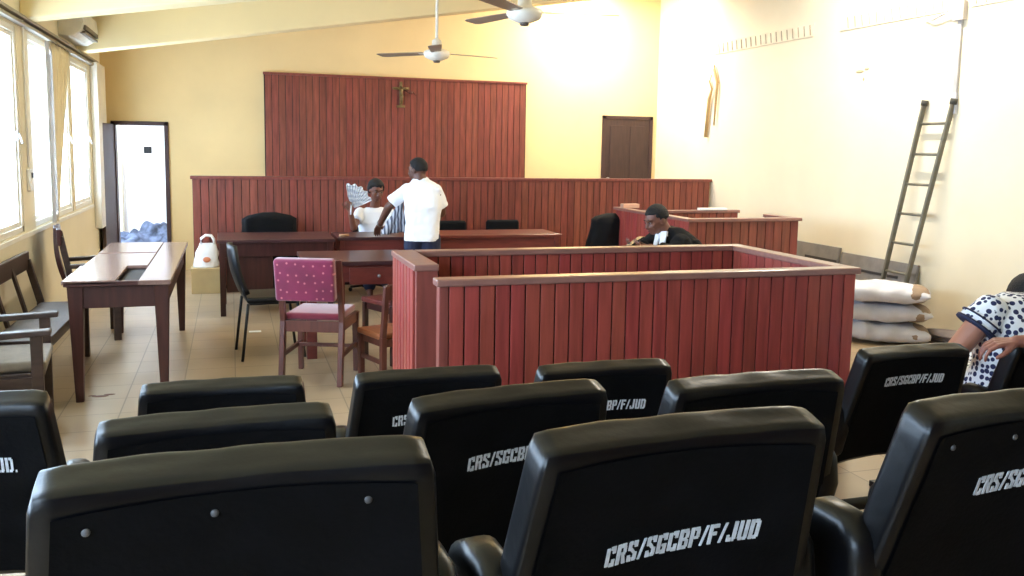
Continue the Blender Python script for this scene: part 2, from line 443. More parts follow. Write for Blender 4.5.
# ---------------------------------------------------------------- doors
def door_left():
    d = bpy.data.objects.new('door_1', None); COL.objects.link(d); d['kind'] = 'structure'; d.location = (0, YB, 0)
    bm = NB(); w = .05
    box(bm, DX0, DX0 + w, -.03, .15, 0, DZ); box(bm, DX1 - w, DX1, -.03, .15, 0, DZ); box(bm, DX0, DX1, -.03, .15, DZ - w, DZ)
    obj('door_frame', bm, M_doorframe, d, bevel=.004)
    # leaf swung into the courtroom, seen nearly edge on
    M = Matrix.Translation((DX0 + .04, -.01, 0)) @ Matrix.Rotation(math.radians(-96), 4, 'Z')
    bm = NB(); box(bm, 0, .6, -.04, 0, .02, DZ - .04, 0, M)
    for z0, z1 in ((.15, .8), (.95, 1.68)): box(bm, .1, .5, -.048, -.038, z0, z1, 0, M); 
    leaf = obj('door_leaf', bm, M_doorwood, d, bevel=.004)
    bm = NB(); tube(bm, [M @ V3((.54, -.04, .92)), M @ V3((.54, -.09, .92)), M @ V3((.45, -.09, .92))], .009, 8); box(bm, .52, .56, -.046, -.04, .85, 1.0, 0, M)
    obj('door_handle', bm, M_steel, leaf)
door_left()
def door_right():
    d = bpy.data.objects.new('door_2', None); COL.objects.link(d); d['kind'] = 'structure'; d.location = (5.13, YB, .25)
    bm = NB(); W = .80; Hh = 1.86
    box(bm, 0, .05, -.03, 0, 0, Hh); box(bm, W - .05, W, -.03, 0, 0, Hh); box(bm, 0, W, -.03, 0, Hh - .05, Hh)
    obj('door_frame', bm, M_doorframe, d, bevel=.004)
    bm = NB(); box(bm, .05, W - .05, -.02, 0, 0, Hh - .05)
    for x0, x1 in ((.12, .36), (.44, .68)):
        for z0, z1 in ((.95, 1.72), (.15, .85)): box(bm, x0, x1, -.03, -.018, z0, z1)
    l = obj('door_leaf', bm, M_doorwood, d, bevel=.004)
    bm = NB(); lathe(bm, [(.022, 0), (.022, .03), (.012, .05)], M=Matrix.Translation((.1, -.02, .95)) @ Matrix.Rotation(PI / 2, 4, 'X'))
    obj('door_knob', bm, M_steel, l)
door_right()

# small white room seen through the open left door
bm = NB()
RX0, RX1, RY = -2.4, 0.3, 14.6
box(bm, RX0 - .1, RX0, YB + .15, RY, 0, 3); box(bm, RX1, RX1 + .1, YB + .15, RY, 0, 3); box(bm, RX0 - .1, RX1 + .1, RY, RY + .1, 0, 3)
box(bm, RX0 - .1, RX1 + .1, YB + .15, RY + .1, 3, 3.1)
struct('wall_back_room', bm, mat('white_room_paint', (238, 238, 242), .85, var=.04, scale=2))
bm = NB(); box(bm, RX0 - .1, RX1 + .1, YB + .15, RY + .1, -.12, 0); struct('floor_back_room', bm, M_floor)
bm = NB(); box(bm, -1.66, -1.56, 14.38, 14.6, 0, 2.6)
struct('trim_8', bm, M_wallside)
o = thing('light_switch', 'small black switch on the white wall beyond the open door', 'switch', (-1.2, RY, 1.50))
bm = NB(); box(bm, -.055, .055, -.02, 0, -.05, .05); obj('switch_plate', bm, M_blackplastic, o, bevel=.004)
bm = NB(); box(bm, -.02, .02, -.028, -.02, -.03, .03); obj('rocker', bm, M_blackmetal, o, bevel=.002)
def pile():
    bm = NB(); n = 60; W, D = 1.2, 1.0; G = []
    for j in range(n + 1):
        row = []
        for i in range(n + 1):
            x, y = i / n, j / n
            e = max(0, 1 - ((x - .55) * 2) ** 2) * max(0, 1 - ((y - .5) * 2) ** 2)
            p = V3((x * 5, y * 5, 3))
            h = .50 * e ** .45 * (.72 + .5 * noise.noise(p * 1.2)) + .05 * abs(noise.noise(p * 3.2)) * (e > 0)
            row.append(bm.verts.new((-1.75 + x * W, 13.35 + y * D, max(0.002, h))))
        G.append(row)
    for j in range(n):
        for i in range(n): bm.faces.new((G[j][i], G[j][i + 1], G[j + 1][i + 1], G[j + 1][i])).smooth = True
    o = obj('cloth_pile', bm, M_pile, fixn=False)
    tag(o, 'blue-grey heap of crumpled cloth and papers beyond the open door', 'pile', kind='stuff')
pile()

# ---------------------------------------------------------------- slatted panelling
def slats_x(bm, x0, x1, y, z0, z1, w, th=.012, side=-1):
    """vertical boards on a face normal to Y; side -1 faces camera"""
    n = max(1, round((x1 - x0) / w)); w = (x1 - x0) / n
    for k in range(n):
        a = x0 + k * w + .0035; b = x0 + (k + 1) * w - .0035
        ya, yb_ = (y - th, y) if side < 0 else (y, y + th)
        vs = box(bm, a, b, ya, yb_, z0, z1)
def slats_y(bm, y0, y1, x, z0, z1, w, th=.012, side=-1, gp=.0035):
    n = max(1, round((y1 - y0) / w)); w = (y1 - y0) / n
    for k in range(n):
        a = y0 + k * w + gp; b = y0 + (k + 1) * w - gp
        xa, xb = (x - th, x) if side < 0 else (x, x + th)
        box(bm, xa, xb, a, b, z0, z1)

# upper panel on the back wall
t = thing('wall_panelling', 'tall mahogany slatted panel mounted on the yellow back wall', 'wall panel', (0.42, YB, 1.0))
bm = NB(); box(bm, 0, 3.53, -.05, 0, 0, 1.51); obj('backing', bm, M_gap, t)
bm = NB(); slats_x(bm, .01, 3.52, -.05, 0, 1.50, .086); obj('slats', bm, M_slat, t, bevel=.003)
bm = NB(); box(bm, -.01, 3.54, -.075, 0, 1.50, 1.53); obj('top_rail', bm, M_railend, t, bevel=.003)
# lower long panel standing in front of it
t = thing('panelled_screen', 'long low mahogany slatted screen behind the judges desks', 'panelling', (-0.41, 10.35, 0))
bm = NB(); box(bm, 0, 6.38, 0, .06, 0, 1.22); obj('backing', bm, M_gap, t)
bm = NB(); slats_x(bm, 0, 6.38, 0, 0.04, 1.22, .086); obj('slats', bm, M_slat, t, bevel=.003)
bm = NB(); box(bm, -.02, 6.40, -.03, .08, 1.22, 1.255); obj('top_rail', bm, M_railend, t, bevel=.004)

# crucifix
def crucifix():
    t = thing('crucifix', 'small bronze crucifix fixed near the top of the tall wall panel', 'crucifix', (2.18, YB - .066, 2.13))
    bm = NB(); box(bm, -.055, .055, -.02, 0, 0.0, .03); box(bm, -.018, .018, -.02, 0, .03, .34); box(bm, -.11, .11, -.02, 0, .235, .27)
    obj('cross', bm, M_bronze, t, bevel=.004)
    bm = NB()
    for s in (-1, 1):
        tube(bm, [(s * .012, -.035, .05), (s * .012, -.045, .12), (s * .014, -.038, .17)], .012, 8, radii=[.008, .012, .014])
        tube(bm, [(s * .02, -.035, .23), (s * .06, -.03, .262), (s * .1, -.026, .255)], .008, 8, radii=[.012, .009, .007])
    tube(bm, [(0, -.038, .15), (0, -.042, .2), (0, -.038, .245)], .02, 10, radii=[.02, .018, .024])
    ell(bm, (0, -.045, .28), (.016, .018, .022))
    obj('figure', bm, M_bronze, t)
    bm = NB(); tube(bm, [(.02, -.02, .25), (.1, -.03, .2), (.16, -.025, .215), (.2, -.02, .17)], .008, 8); ell(bm, (.13, -.03, .2), (.03, .015, .02)); obj('palm_sprig', bm, mat('dry_sprig', (92, 50, 40), .8), t)
crucifix()

# the dock
def dock():
    t = thing('prisoner_dock', 'large red-brown slatted wooden dock with flat top rails, mid room', 'dock', (0, 0, 0))
    H = 1.0; x0, x1, y0, y1 = .905, 3.20, 3.96, 5.16; T = .05; rt = .035
    bm = NB()
    box(bm, x0 + .012, x1 - .012, y0 + .012, y0 + T, 0, H - rt)      # front
    box(bm, x0 + .02, x1 - .012, y1 - T, y1 - .012, 0, H - rt)       # rear
    box(bm, x1 - T, x1 - .012, y0 + T, y1 - T, 0, H - rt)            # right
    box(bm, x0 + .012, x0 + T, y1 - .63, y1 - .012, 0, H - rt)       # left return
    obj('core_boards', bm, M_gap, t)
    bm = NB(); slats_x(bm, x0 + .045, x1, y0 + .012, .03, H - rt, .075); obj('front_slats', bm, M_slatdock, t, bevel=.003)
    bm = NB(); slats_x(bm, x0 + .1, x1 - T - .012, y1 - T, .03, H - rt, .075); obj('rear_slats', bm, M_slatdock, t, bevel=.003)
    bm = NB(); slats_y(bm, y0 + T, y1 - T - .012, x1 - T, .03, H - rt, .0885); slats_y(bm, y0 + .012, y1, x1 - .012, .03, H - rt, .0885, side=1)
    obj('right_slats', bm, M_slatdock, t, bevel=.003)
    bm = NB(); slats_y(bm, y1 - .62, y1, x0 + .012, .03, H - rt, .0885, th=.022, gp=.009); obj('left_slats', bm, M_slatdock, t, bevel=.003)
    bm = NB(); box(bm, x0, x0 + .115, y1 - .66, y1 - .63, 0, H - rt); obj('return_end_board', bm, M_railend, t, bevel=.003)
    bm = NB(); box(bm, x0 - .001, x0 + .044, y0, y0 + T + .01, 0, H - rt); obj('corner_post', bm, M_railend, t, bevel=.004)
    bm = NB()
    z0, z1 = H - rt, H
    box(bm, x0 - .015, x1 + .02, y0 - .015, y0 + T + .03, z0, z1)
    obj('front_rail', bm, M_rail, t, bevel=.007)
    bm = NB(); box(bm, x0 + .12, x1 + .02, y1 - T - .03, y1 + .015, z0, z1); obj('rear_rail', bm, M_rail, t, bevel=.007)
    bm = NB(); box(bm, x1 - T - .03, x1 + .02, y0 + T + .031, y1 - T - .031, z0, z1); obj('right_rail', bm, M_rail, t, bevel=.007)
    bm = NB(); box(bm, x0 - .015, x0 + .119, y1 - .675, y1 + .015, z0, z1); obj('left_rail', bm, M_rail, t, bevel=.007)
dock()

# witness box
def wbox():
    t = thing('witness_box', 'slatted mahogany witness box behind the seated robed person', 'witness box', (0, 0, 0))
    H = 1.0; x0, x1, y0, y1 = 3.97, 5.14, 7.22, 8.85; T = .05; rt = .03
    bm = NB()
    box(bm, x0 + .012, x1 - .012, y0 + .012, y0 + T, 0, H - rt); box(bm, x0 + .012, x0 + T, y0 + T, y1, 0, H - rt)
    box(bm, x0 + T, x1, y1 - .55, y1 - .51, 0, H - rt); box(bm, x1 - T, x1 - .012, y0 + T, y0 + .5, 0, H - rt)
    obj('core_boards', bm, M_gap, t)
    bm = NB(); slats_x(bm, x0, x1, y0 + .012, .03, H - rt, .0885); obj('front_slats', bm, M_slat, t, bevel=.003)
    bm = NB(); slats_y(bm, y0, y1, x0 + .012, .03, H - rt, .0885); obj('left_slats', bm, M_slatdock, t, bevel=.003)
    bm = NB(); slats_x(bm, x0 + T, x1, y1 - .55, .03, H - rt, .0885); obj('rear_slats', bm, M_slat, t, bevel=.003)
    bm = NB(); slats_y(bm, y0 + .012, y0 + .5, x1 - .012, .03, H - rt, .0885, side=1); obj('right_slats', bm, M_slat, t, bevel=.003)
    bm = NB(); z0, z1 = H - rt, H
    box(bm, x0 - .02, x1 + .025, y0 - .02, y0 + T + .02, z0, z1); obj('front_rail', bm, M_rail, t, bevel=.005)
    bm = NB(); box(bm, x0 - .02, x0 + T + .02, y0 + T + .02, y1 + .02, z0, z1); obj('left_rail', bm, M_rail, t, bevel=.005)
    bm = NB(); box(bm, x0 + T + .02, x1 + .02, y1 - .57, y1 - .49, z0, z1); obj('rear_rail', bm, M_rail, t, bevel=.005)
    bm = NB(); box(bm, x1 - T - .02, x1 + .025, y0 + T + .02, y0 + .5, z0, z1); obj('right_rail', bm, M_rail, t, bevel=.005)
wbox()
bm = NB(); box(bm, -.03, .16, -.03, .05, 0, .045)
tag(obj('wood_block', bm, mat('pale_block_wood', (206, 160, 134), .6), bevel=.005, loc=(3.97 + .02, 8.66, 1.0)), 'pale wooden block lying on the left corner of the witness box rail', 'block')
bm = NB(); box(bm, -.15, .17, -.035, .035, 0, .022); 
o = obj('paper_stack', bm, M_paper, bevel=.003, loc=(4.83, 8.31, 1.0)); tag(o, 'white stack of paper lying on the rear rail of the witness box', 'paper')

# ---------------------------------------------------------------- ladder, boards, sacks, conduit, sticks, vent
def ladder():
    t = thing('ladder', 'tall grey metal ladder leaning against the right wall', 'ladder', (0, 0, 0))
    top = [V3((5.96, 6.66, 2.07)), V3((5.96, 6.28, 2.07))]; bot = [V3((5.62, 7.22, 0)), V3((5.62, 6.86, 0))]
    top = [V3((5.965, 6.62, 2.07)), V3((5.965, 6.28, 2.07))]
    bot = [V3((5.80, 6.91, .012)), V3((5.80, 6.62, .012))]
    for a, b in zip(bot, top):
        bm = NB(); beam(bm, a, b, .026, .045, up=(1, 0, 0)); obj('side_rail', bm, M_ladder, t, bevel=.006)
        bm = NB(); tube(bm, [b - (b - a).normalized() * .02, b + (b - a).normalized() * .03], .03, 10); obj('end_cap', bm, mat('rubber_cap_grey', (70, 68, 60), .8) if 'rubber_cap_grey' not in MATS else MATS['rubber_cap_grey'], t)
    for k in range(7):
        f = .12 + k * .132
        p, q = bot[0].lerp(top[0], f), bot[1].lerp(top[1], f)
        bm = NB(); tube(bm, [p, q], .012, 8); obj('rung', bm, M_ladder, t)
ladder()

def boards():
    # two grey panels with dark slots leaning at the foot of the right wall
    for (ya, yb, za, zb, lab, slots) in (
        (7.66, 8.95, .66, .70, 'grey board with one dark slot leaning on the right wall, farther of two', [(.75, 1.28)]),
        (6.55, 7.62, .62, .65, 'grey board with one dark slot leaning on the right wall behind the ladder', [(.1, .85)])):
        t = thing('leaning_board', lab, 'board', (5.86, ya, 0), 0, 'grey boards leaning on the right wall')
        L = yb - ya
        M = Matrix.Rotation(math.radians(9), 4, 'Y')
        bm = NB(); vs = box(bm, 0, .03, 0, L, .012, za, 0, M)
        obj('panel', bm, M_grayboard, t, bevel=.004)
        for s in slots:
            bm = NB(); box(bm, -.004, .0, L - s[1] , L - s[0], za - .16, za - .135, 0, M); obj('slot', bm, M_slot, t)
        bm = NB(); box(bm, -.004, 0, .02, L - .02, .3, .31, 0, M); obj('seam', bm, M_slot, t)
boards()

def sack_mesh(seed, L=.78, W=.46, H=.17):
    bm = NB(); nu, nv = 40, 20; rnd = V3((seed * 3.1, seed * 1.7, 0)); rings = []
    for i in range(nu + 1):
        u = -1 + 2 * i / nu
        e = (1 - abs(u) ** 4) ** .5 if abs(u) < 1 else 0
        hh = H / 2 * (1 - abs(u) ** 3.2) ** .6 if abs(u) < 1 else 0
        hh = max(hh, .008); ww = W / 2 * (.86 + .14 * (1 - u * u))
        ring = []
        for k in range(nv):
            a = 2 * PI * k / nv; c, s = math.cos(a), math.sin(a)
            y = ww * (abs(c) ** .7) * (1 if c > 0 else -1); z = hh * (abs(s) ** .8) * (1 if s > 0 else -1)
            p = V3((u * L / 2, y, z)); d = noise.noise(p * 7 + rnd) * .022 + noise.noise(p * 16 + rnd) * .010
            ring.append(bm.verts.new(p + V3((0, c, s)) * d + V3((noise.noise(V3((y * 9, z * 9, seed))) * .02, 0, 0))))
        rings.append(ring)
    for a, b in zip(rings, rings[1:]):
        for k in range(nv): bm.faces.new((a[k], a[(k + 1) % nv], b[(k + 1) % nv], b[k])).smooth = True
    bm.faces.new(rings[0][::-1]); bm.faces.new(rings[-1])
    return bm
def sacks():
    zs = [.09, .262, .434]
    labs = ['bottom white woven sack of the stack beside the ladder', 'middle white woven sack of the stack beside the ladder', 'top white woven sack of the stack beside the ladder']
    for k in range(3):
        t = thing('cement_sack', labs[k], 'sack', (5.36 + (.0, .02, -.02)[k], 6.28 + (0, .02, .0)[k], zs[k]), math.radians((-38, -35, -40)[k]), 'white sacks stacked by the ladder')
        obj('sack_body', sack_mesh(k + 1), M_sack, t, sub=1)
        bm = NB(); ell(bm, (0, 0, 0), (.118, .224, .077), 18); 
        o = obj('stained_end', bm, M_sackmark, t); o.location = (.27, 0, 0); o['label'] = 'dusty brown end'
sacks()
# folded empty sacks by the wall base
bm = NB(); 
for k in range(3): 
    M = Matrix.Translation((5.82, 6.05 - k * .06, .03 + k * .035)) @ Matrix.Rotation(.2 * k, 4, 'Z')
    ell(bm, (0, 0, 0), (.16, .28, .03), 16, M)
tag(obj('folded_rag', bm, mat('grey_brown_rag', (120, 108, 104), .9, var=.3), smooth=True), 'grey-brown folded rags lying at the foot of the right wall by the sacks', 'rags', kind='stuff')

t = thing('conduit', 'white electrical conduit running down the right wall above the ladder', 'conduit', (XR, 6.29, 2.0))
bm = NB(); box(bm, -.025, 0, -.022, .022, -.02, 1.25); obj('pipe', bm, M_conduit, t, bevel=.004)
bm = NB(); box(bm, -.03, 0, -.026, .026, -.03, .15); obj('coupling', bm, mat('conduit_light', (196, 196, 204), .5), t, bevel=.004)
bm = NB(); tube(bm, [(-.03, .0, .78), (-.05, .14, .84), (-.04, .3, .80), (-.03, .42, .84)], .010, 8); box(bm, -.05, 0, -.06, .06, .76, .92); obj('junction_box', bm, mat('junction_grey', (170, 164, 160), .6), t, bevel=.004)

def stick(name, pts, radii, lab):
    bm = NB(); tube(bm, pts, .02, 10, radii=radii); o = obj(name, bm, M_stick); tag(o, lab, 'stick', 'pale sticks hanging on the right wall')
stick('wooden_stick', [(5.975, 10.36, 2.72), (5.96, 10.33, 2.66), (5.97, 10.26, 2.5), (5.97, 10.30, 1.95)], [.010, .018, .020, .010], 'shorter pale wooden stick hanging on right wall, with curved top')
stick('wooden_stick', [(5.975, 10.42, 2.60), (5.97, 10.46, 2.52), (5.965, 10.38, 2.42), (5.965, 10.44, 2.3), (5.97, 10.50, 1.80)], [.010, .011, .014, .024, .022], 'longer pale wooden stick hanging on right wall, with hooked top')

def vents():
    k = 0
    for a, b, lab in ((8.33, 10.4, 'faint louvered vent strip high on the right wall above the sticks'), (6.45, 7.9, 'faint louvered vent strip high on the right wall left of the conduit'), (4.4, 6.2, 'faint louvered vent strip high on the right wall right of the conduit')):
        t = thing('vent_strip', lab, 'vent', (XR, a, 2.86), 0, 'vent strips on the right wall')
        bm = NB(); box(bm, -.012, 0, 0, b - a, 0, .14); obj('vent_plate', bm, M_vent, t, bevel=.003)
        bm = NB(); n = int((b - a) / .105)
        for i in range(n):
            y = .05 + i * .105; beam(bm, (-.014, y, .015), (-.014, y + .02, .125), .012, .01, up=(1, 0, 0))
        obj('louver_gap_shade', bm, M_ventgap, t)  # strips coloured darker for the shade between the louvers
vents()
t = thing('beam_stub', 'cream boxed beam end in the far right corner', 'wall box', (XR, 11.2, 2.62))
# faint plaster scar
bm = NB()
for (y, z, a, b) in ((7.56, 2.43, .06, .016), (7.46, 2.45, .035, .016), (7.5, 2.35, .012, .018)): ell(bm, (5.998, y, z), (.006, a, b), 10)
tag(obj('wall_patch', bm, mat('scar_tan', (206, 184, 142), .9)), 'faint tan plaster scar on the right wall left of the ladder top', 'mark')
bpy.data.objects.remove(t)
bm = NB(); box(bm, 5.3, 6.0, 11.75, 12.0, 2.62, 4.0)

bm.free()

# ---------------------------------------------------------------- ceiling fans
def fan(loc, rot, label):
    x, y, z = loc; rod = zceil(x) - z
    t = thing('ceiling_fan', label, 'ceiling fan', loc, 0, 'ceiling fans')
    bm = NB(); tube(bm, [(0, 0, .12), (0, 0, rod)], .014, 10); obj('down_rod', bm, M_fan, t)
    bm = NB(); lathe(bm, [(.0, -.06), (.05, -.055), (.11, -.03), (.125, 0), (.12, .03), (.07, .05), (.05, .06), (.045, .13), (.02, .15)]); obj('motor_housing', bm, M_fan, t)
    bm = NB(); lathe(bm, [(.0, -.078), (.03, -.075), (.035, -.055)]); obj('bottom_cap', bm, mat('fan_cap_dark', (90, 80, 70), .5) if 'fan_cap_dark' not in MATS else MATS['fan_cap_dark'], t)
    bm = NB(); lathe(bm, [(.03, rod - .09), (.06, rod - .04), (.06, rod - .001)]); obj('canopy', bm, M_fan, t)
    for k in range(3):
        M = Matrix.Rotation(rot + k * 2 * PI / 3, 4, 'Z') @ Matrix.Translation((0, 0, .015)) @ Matrix.Rotation(math.radians(9), 4, 'X')
        bm = NB(); P = [(.14, -.05), (.62, -.065), (.66, -.05), (.665, .045), (.62, .06), (.14, .045)]
        up = [bm.verts.new(M @ V3((a, b, .003))) for a, b in P]; dn = [bm.verts.new(M @ V3((a, b, -.003))) for a, b in P]
        bm.faces.new(up); bm.faces.new(dn[::-1])
        for i in range(6): bm.faces.new((up[i], dn[i], dn[(i + 1) % 6], up[(i + 1) % 6]))
        bl = obj('fan_blade', bm, M_fanblade, t)
        bm = NB(); box(bm, .09, .2, -.02, .02, -.004, .006, 0, M); obj('blade_bracket', bm, M_fan, bl, bevel=.002)
fan((1.96, 6.0, 2.53), math.radians(-10), 'larger nearer white ceiling fan with brown blades at the top edge')
fan((1.9, 8.5, 2.49), math.radians(16), 'smaller farther white ceiling fan above the tall wall panel')

# ---------------------------------------------------------------- furniture
def big_table():
    t = thing('writing_table', 'worn brown wooden table with a sliding top left partly open, near left windows', 'table', (0, 0, 0))
    x0, x1, y0, y1, H = -.98, -.37, 5.85, 8.12, .76
    bm = NB()
    box(bm, x0 + .03, x1 - .03, y0 + .04, y0 + .065, H - .17, H - .03); box(bm, x0 + .03, x1 - .03, y1 - .065, y1 - .04, H - .17, H - .03)
    box(bm, x0 + .03, x0 + .055, y0 + .04, y1 - .04, H - .17, H - .03); box(bm, x1 - .055, x1 - .03, y0 + .04, y1 - .04, H - .17, H - .03)
    box(bm, x0 + .05, x1 - .05, y0 + .05, y1 - .05, H - .16, H - .15)
    obj('apron', bm, M_tableleg, t, bevel=.003)
    for (lx, ly) in ((x0 + .06, y0 + .07), (x1 - .06, y0 + .07), (x1 - .06, y1 - .07), (x0 + .06, y1 - .07)):
        bm = NB(); beam(bm, (lx, ly, 0), (lx, ly, H - .03), .045, .045, up=(0, 1, 0), w2=.09, d2=.09); obj('leg', bm, M_tableleg, t, bevel=.004)
    bm = NB(); box(bm, x0 + .42, x1, y0, y1, H - .03, H); obj('top_plank', bm, M_table, t, bevel=.004)
    bm = NB(); box(bm, x0, x0 + .42, y0, y0 + .05, H - .03, H - .002); obj('front_lip', bm, M_tableleg, t, bevel=.003)
    segs = [(y0 + .0, y0 + .72, x0 - .01, x0 + .29, .006), (y0 + .74, y0 + 1.5, x0, x0 + .415, 0), (y0 + 1.52, y1, x0, x0 + .415, .003)]
    for a, b, xa, xb, dz in segs:
        bm = NB(); box(bm, xa, xb, a, b, H - .024 + dz, H + dz); obj('sliding_leaf', bm, M_table, t, bevel=.004)
    bm = NB(); box(bm, x0 + .3, x0 + .42, y0 + .05, y0 + .72, H - .03, H - .026); 
    obj('hole_shade', bm, M_slot, t)  # thin dark plate, its colour stands for shade inside the open top
big_table()

def desk(name, label, x0, x1, y0, y1, H, mtop, mbody, drawers=(), panel=None, leg=.05, gr=None):
    t = thing(name, label, 'desk', (0, 0, 0), 0, gr)
    bm = NB(); box(bm, x0 - .02, x1 + .02, y0 - .02, y1 + .02, H - .03, H); obj('desktop', bm, mtop, t, bevel=.004)
    bm = NB(); box(bm, x0 + .01, x1 - .01, y0 + .01, y0 + .03, H - .16, H - .03); box(bm, x0 + .01, x1 - .01, y1 - .03, y1 - .01, H - .16, H - .03)
    box(bm, x0 + .01, x0 + .03, y0 + .03, y1 - .03, H - .16, H - .03); box(bm, x1 - .03, x1 - .01, y0 + .03, y1 - .03, H - .16, H - .03)
    obj('apron', bm, mbody, t, bevel=.002)
    for lx in (x0 + leg / 2, x1 - leg / 2):
        for ly in (y0 + leg / 2, y1 - leg / 2):
            bm = NB(); box(bm, lx - leg / 2, lx + leg / 2, ly - leg / 2, ly + leg / 2, 0, H - .03); obj('leg', bm, mbody, t, bevel=.003)
    if panel:
        for p in panel:
            bm = NB(); box(bm, *p); obj('pedestal' if p[1] - p[0] < .6 else 'modesty_panel', bm, mbody, t, bevel=.004)
    for d in drawers:
        bm = NB(); box(bm, d[0], d[1], y0 - .008, y0 + .01, d[2], d[3]); dr = obj('drawer', bm, mbody, t, bevel=.003)
        bm = NB(); ell(bm, ((d[0] + d[1]) / 2, y0 - .022, (d[2] + d[3]) / 2), (.014, .016, .014), 12); obj('knob', bm, M_steel, dr)
    return t
desk('office_desk', 'dark worn desk with a solid pedestal, leftmost before the slatted screen', -.12, .92, 8.62, 9.35, .72, M_darktop, M_dark, panel=[(-.06, .36, 8.66, 9.28, .22, .69)])
bm = NB(); box(bm, .37, .9, 9.2, 9.22, .35, .62)
bm.free()
desk('office_desk', 'reddish wooden desk the fan-waving person sits behind', 1.0, 1.76, 8.78, 9.32, .715, M_darktop, M_red, panel=[(1.06, 1.70, 8.80, 8.82, .42, .69)])
desk('office_desk', 'long reddish desk right of the standing person', 1.80, 3.30, 8.78, 9.34, .72, M_red, M_red, panel=[(1.85, 3.25, 8.80, 8.82, .3, .69)])
desk('writing_desk', 'small dark desk with drawer between velvet chair and dock', .52, 1.32, 6.72, 7.42, .74, M_darktop, M_red, drawers=[(.84, 1.28, .56, .69)], leg=.075)

# small trinkets on desks
bm = NB(); tube(bm, [(.0, 0, .012), (.09, .03, .012)], .012, 8); tag(obj('marker_pen', bm, mat('pen_tan', (196, 150, 110), .5), loc=(.93 + .08, 8.85, .716)), 'small tan pen lying at the left end of the reddish desk', 'pen')

def velvet_chair():
    # origin floor centre, faces +Y
    t = thing('dining_chair', 'wooden chair with magenta velvet back and red seat, mid floor', 'chair', (.575, 6.20, 0), math.radians(-21))
    W, D, sh = .42, .42, .43
    for s in (-1, 1):
        bm = NB(); x = s * (W / 2 - .01)
        beam(bm, (x, -D / 2 - .05, 0), (x, -D / 2 + .01, sh), .036, .045, up=(0, 1, 0)); beam(bm, (x, -D / 2 + .01, sh), (x, -D / 2 - .06, .86), .036, .045, up=(0, 1, 0), d2=.03)
        obj('rear_post', bm, M_chairwood, t, bevel=.004)
        bm = NB(); beam(bm, (x, D / 2 - .02, 0), (x, D / 2 - .02, sh), .032, .032, up=(0, 1, 0), w2=.045, d2=.045); obj('leg', bm, M_chairwood, t, bevel=.003)
        bm = NB(); beam(bm, (x, -D / 2 - .02, .2), (x, D / 2 - .02, .2), .02, .03); obj('side_stretcher', bm, M_chairwood, t, bevel=.002)
        bm = NB(); beam(bm, (x, -D / 2, sh - .03), (x, D / 2, sh - .03), .025, .07); obj('seat_rail', bm, M_chairwood, t, bevel=.002)
    bm = NB(); beam(bm, (-W / 2 + .01, -D / 2 + .005, sh - .035), (W / 2 - .01, -D / 2 + .005, sh - .035), .025, .075); obj('rear_rail', bm, M_chairwood, t, bevel=.002)
    bm = NB(); beam(bm, (-W / 2 + .01, D / 2 - .01, sh - .035), (W / 2 - .01, D / 2 - .01, sh - .035), .025, .07); obj('front_rail', bm, M_chairwood, t, bevel=.002)
    bm = NB(); beam(bm, (-W / 2 + .01, D / 2 - .1, .2), (W / 2 - .01, D / 2 - .1, .2), .02, .025); obj('cross_stretcher', bm, M_chairwood, t, bevel=.002)
    bm = NB(); box(bm, -W / 2 + .015, W / 2 - .015, -D / 2 + .03, D / 2 + .005, sh, sh + .05); obj('seat', bm, M_redpad, t, bevel=.018, seg=4, smooth=True)
    bm = NB(); M = Matrix.Translation((0, -D / 2 - .037, 0)) @ Matrix.Rotation(math.radians(9), 4, 'X')
    box(bm, -W / 2 + .012, W / 2 - .012, -.03, .045, .60, .885, 0, M); obj('backrest', bm, M_velvet, t, bevel=.02, seg=4, smooth=True)
velvet_chair()

def stack_chair(name, label, loc, rz, group=None):
    t = thing(name, label, 'chair', loc, rz, group)
    W = .4
    bm = NB(); box(bm, -.21, .21, -.2, .2, .43, .475); obj('seat', bm, M_blackplastic, t, bevel=.02, seg=4, smooth=True)
    bm = NB(); n = 10; G = []
    for i in range(n + 1):
        v = i / n; z = .50 + v * .36; y = -.19 - .08 * v - .02 * math.sin(v * PI)
        w = .2 * (1 - .25 * max(0, v - .6) ** 2 * 6)
        G.append([(u * w, y - .03 * (1 - u * u), z) for u in (-1, -.6, -.2, .2, .6, 1)])
    vs = [[bm.verts.new(p) for p in r] for r in G]
    for a, b in zip(vs, vs[1:]):
        for k in range(5): bm.faces.new((a[k], a[k + 1], b[k + 1], b[k])).smooth = True
    o = obj('backrest', bm, M_blackplastic, t); s = o.modifiers.new('t', 'SOLIDIFY'); s.thickness = .03; s.offset = 0
    for s_ in (-1, 1):
        bm = NB(); tube(bm, [(s_ * .2, -.19, .43), (s_ * .21, -.24, 0.0)], .011, 8); obj('leg', bm, M_blackmetal, t)
        bm = NB(); tube(bm, [(s_ * .2, .17, .43), (s_ * .21, .22, 0.0)], .011, 8); obj('leg', bm, M_blackmetal, t)
        bm = NB(); tube(bm, [(s_ * .19, .18, .425), (s_ * .19, -.18, .425), (s_ * .19, -.215, .5), (s_ * .17, -.235, .62)], .010, 8); obj('back_bracket', bm, M_blackmetal, t)
    return t
stack_chair('stacking_chair', 'black stacking chair with thin legs, left of the velvet chair', (.27, 7.0, 0), math.radians(-84))

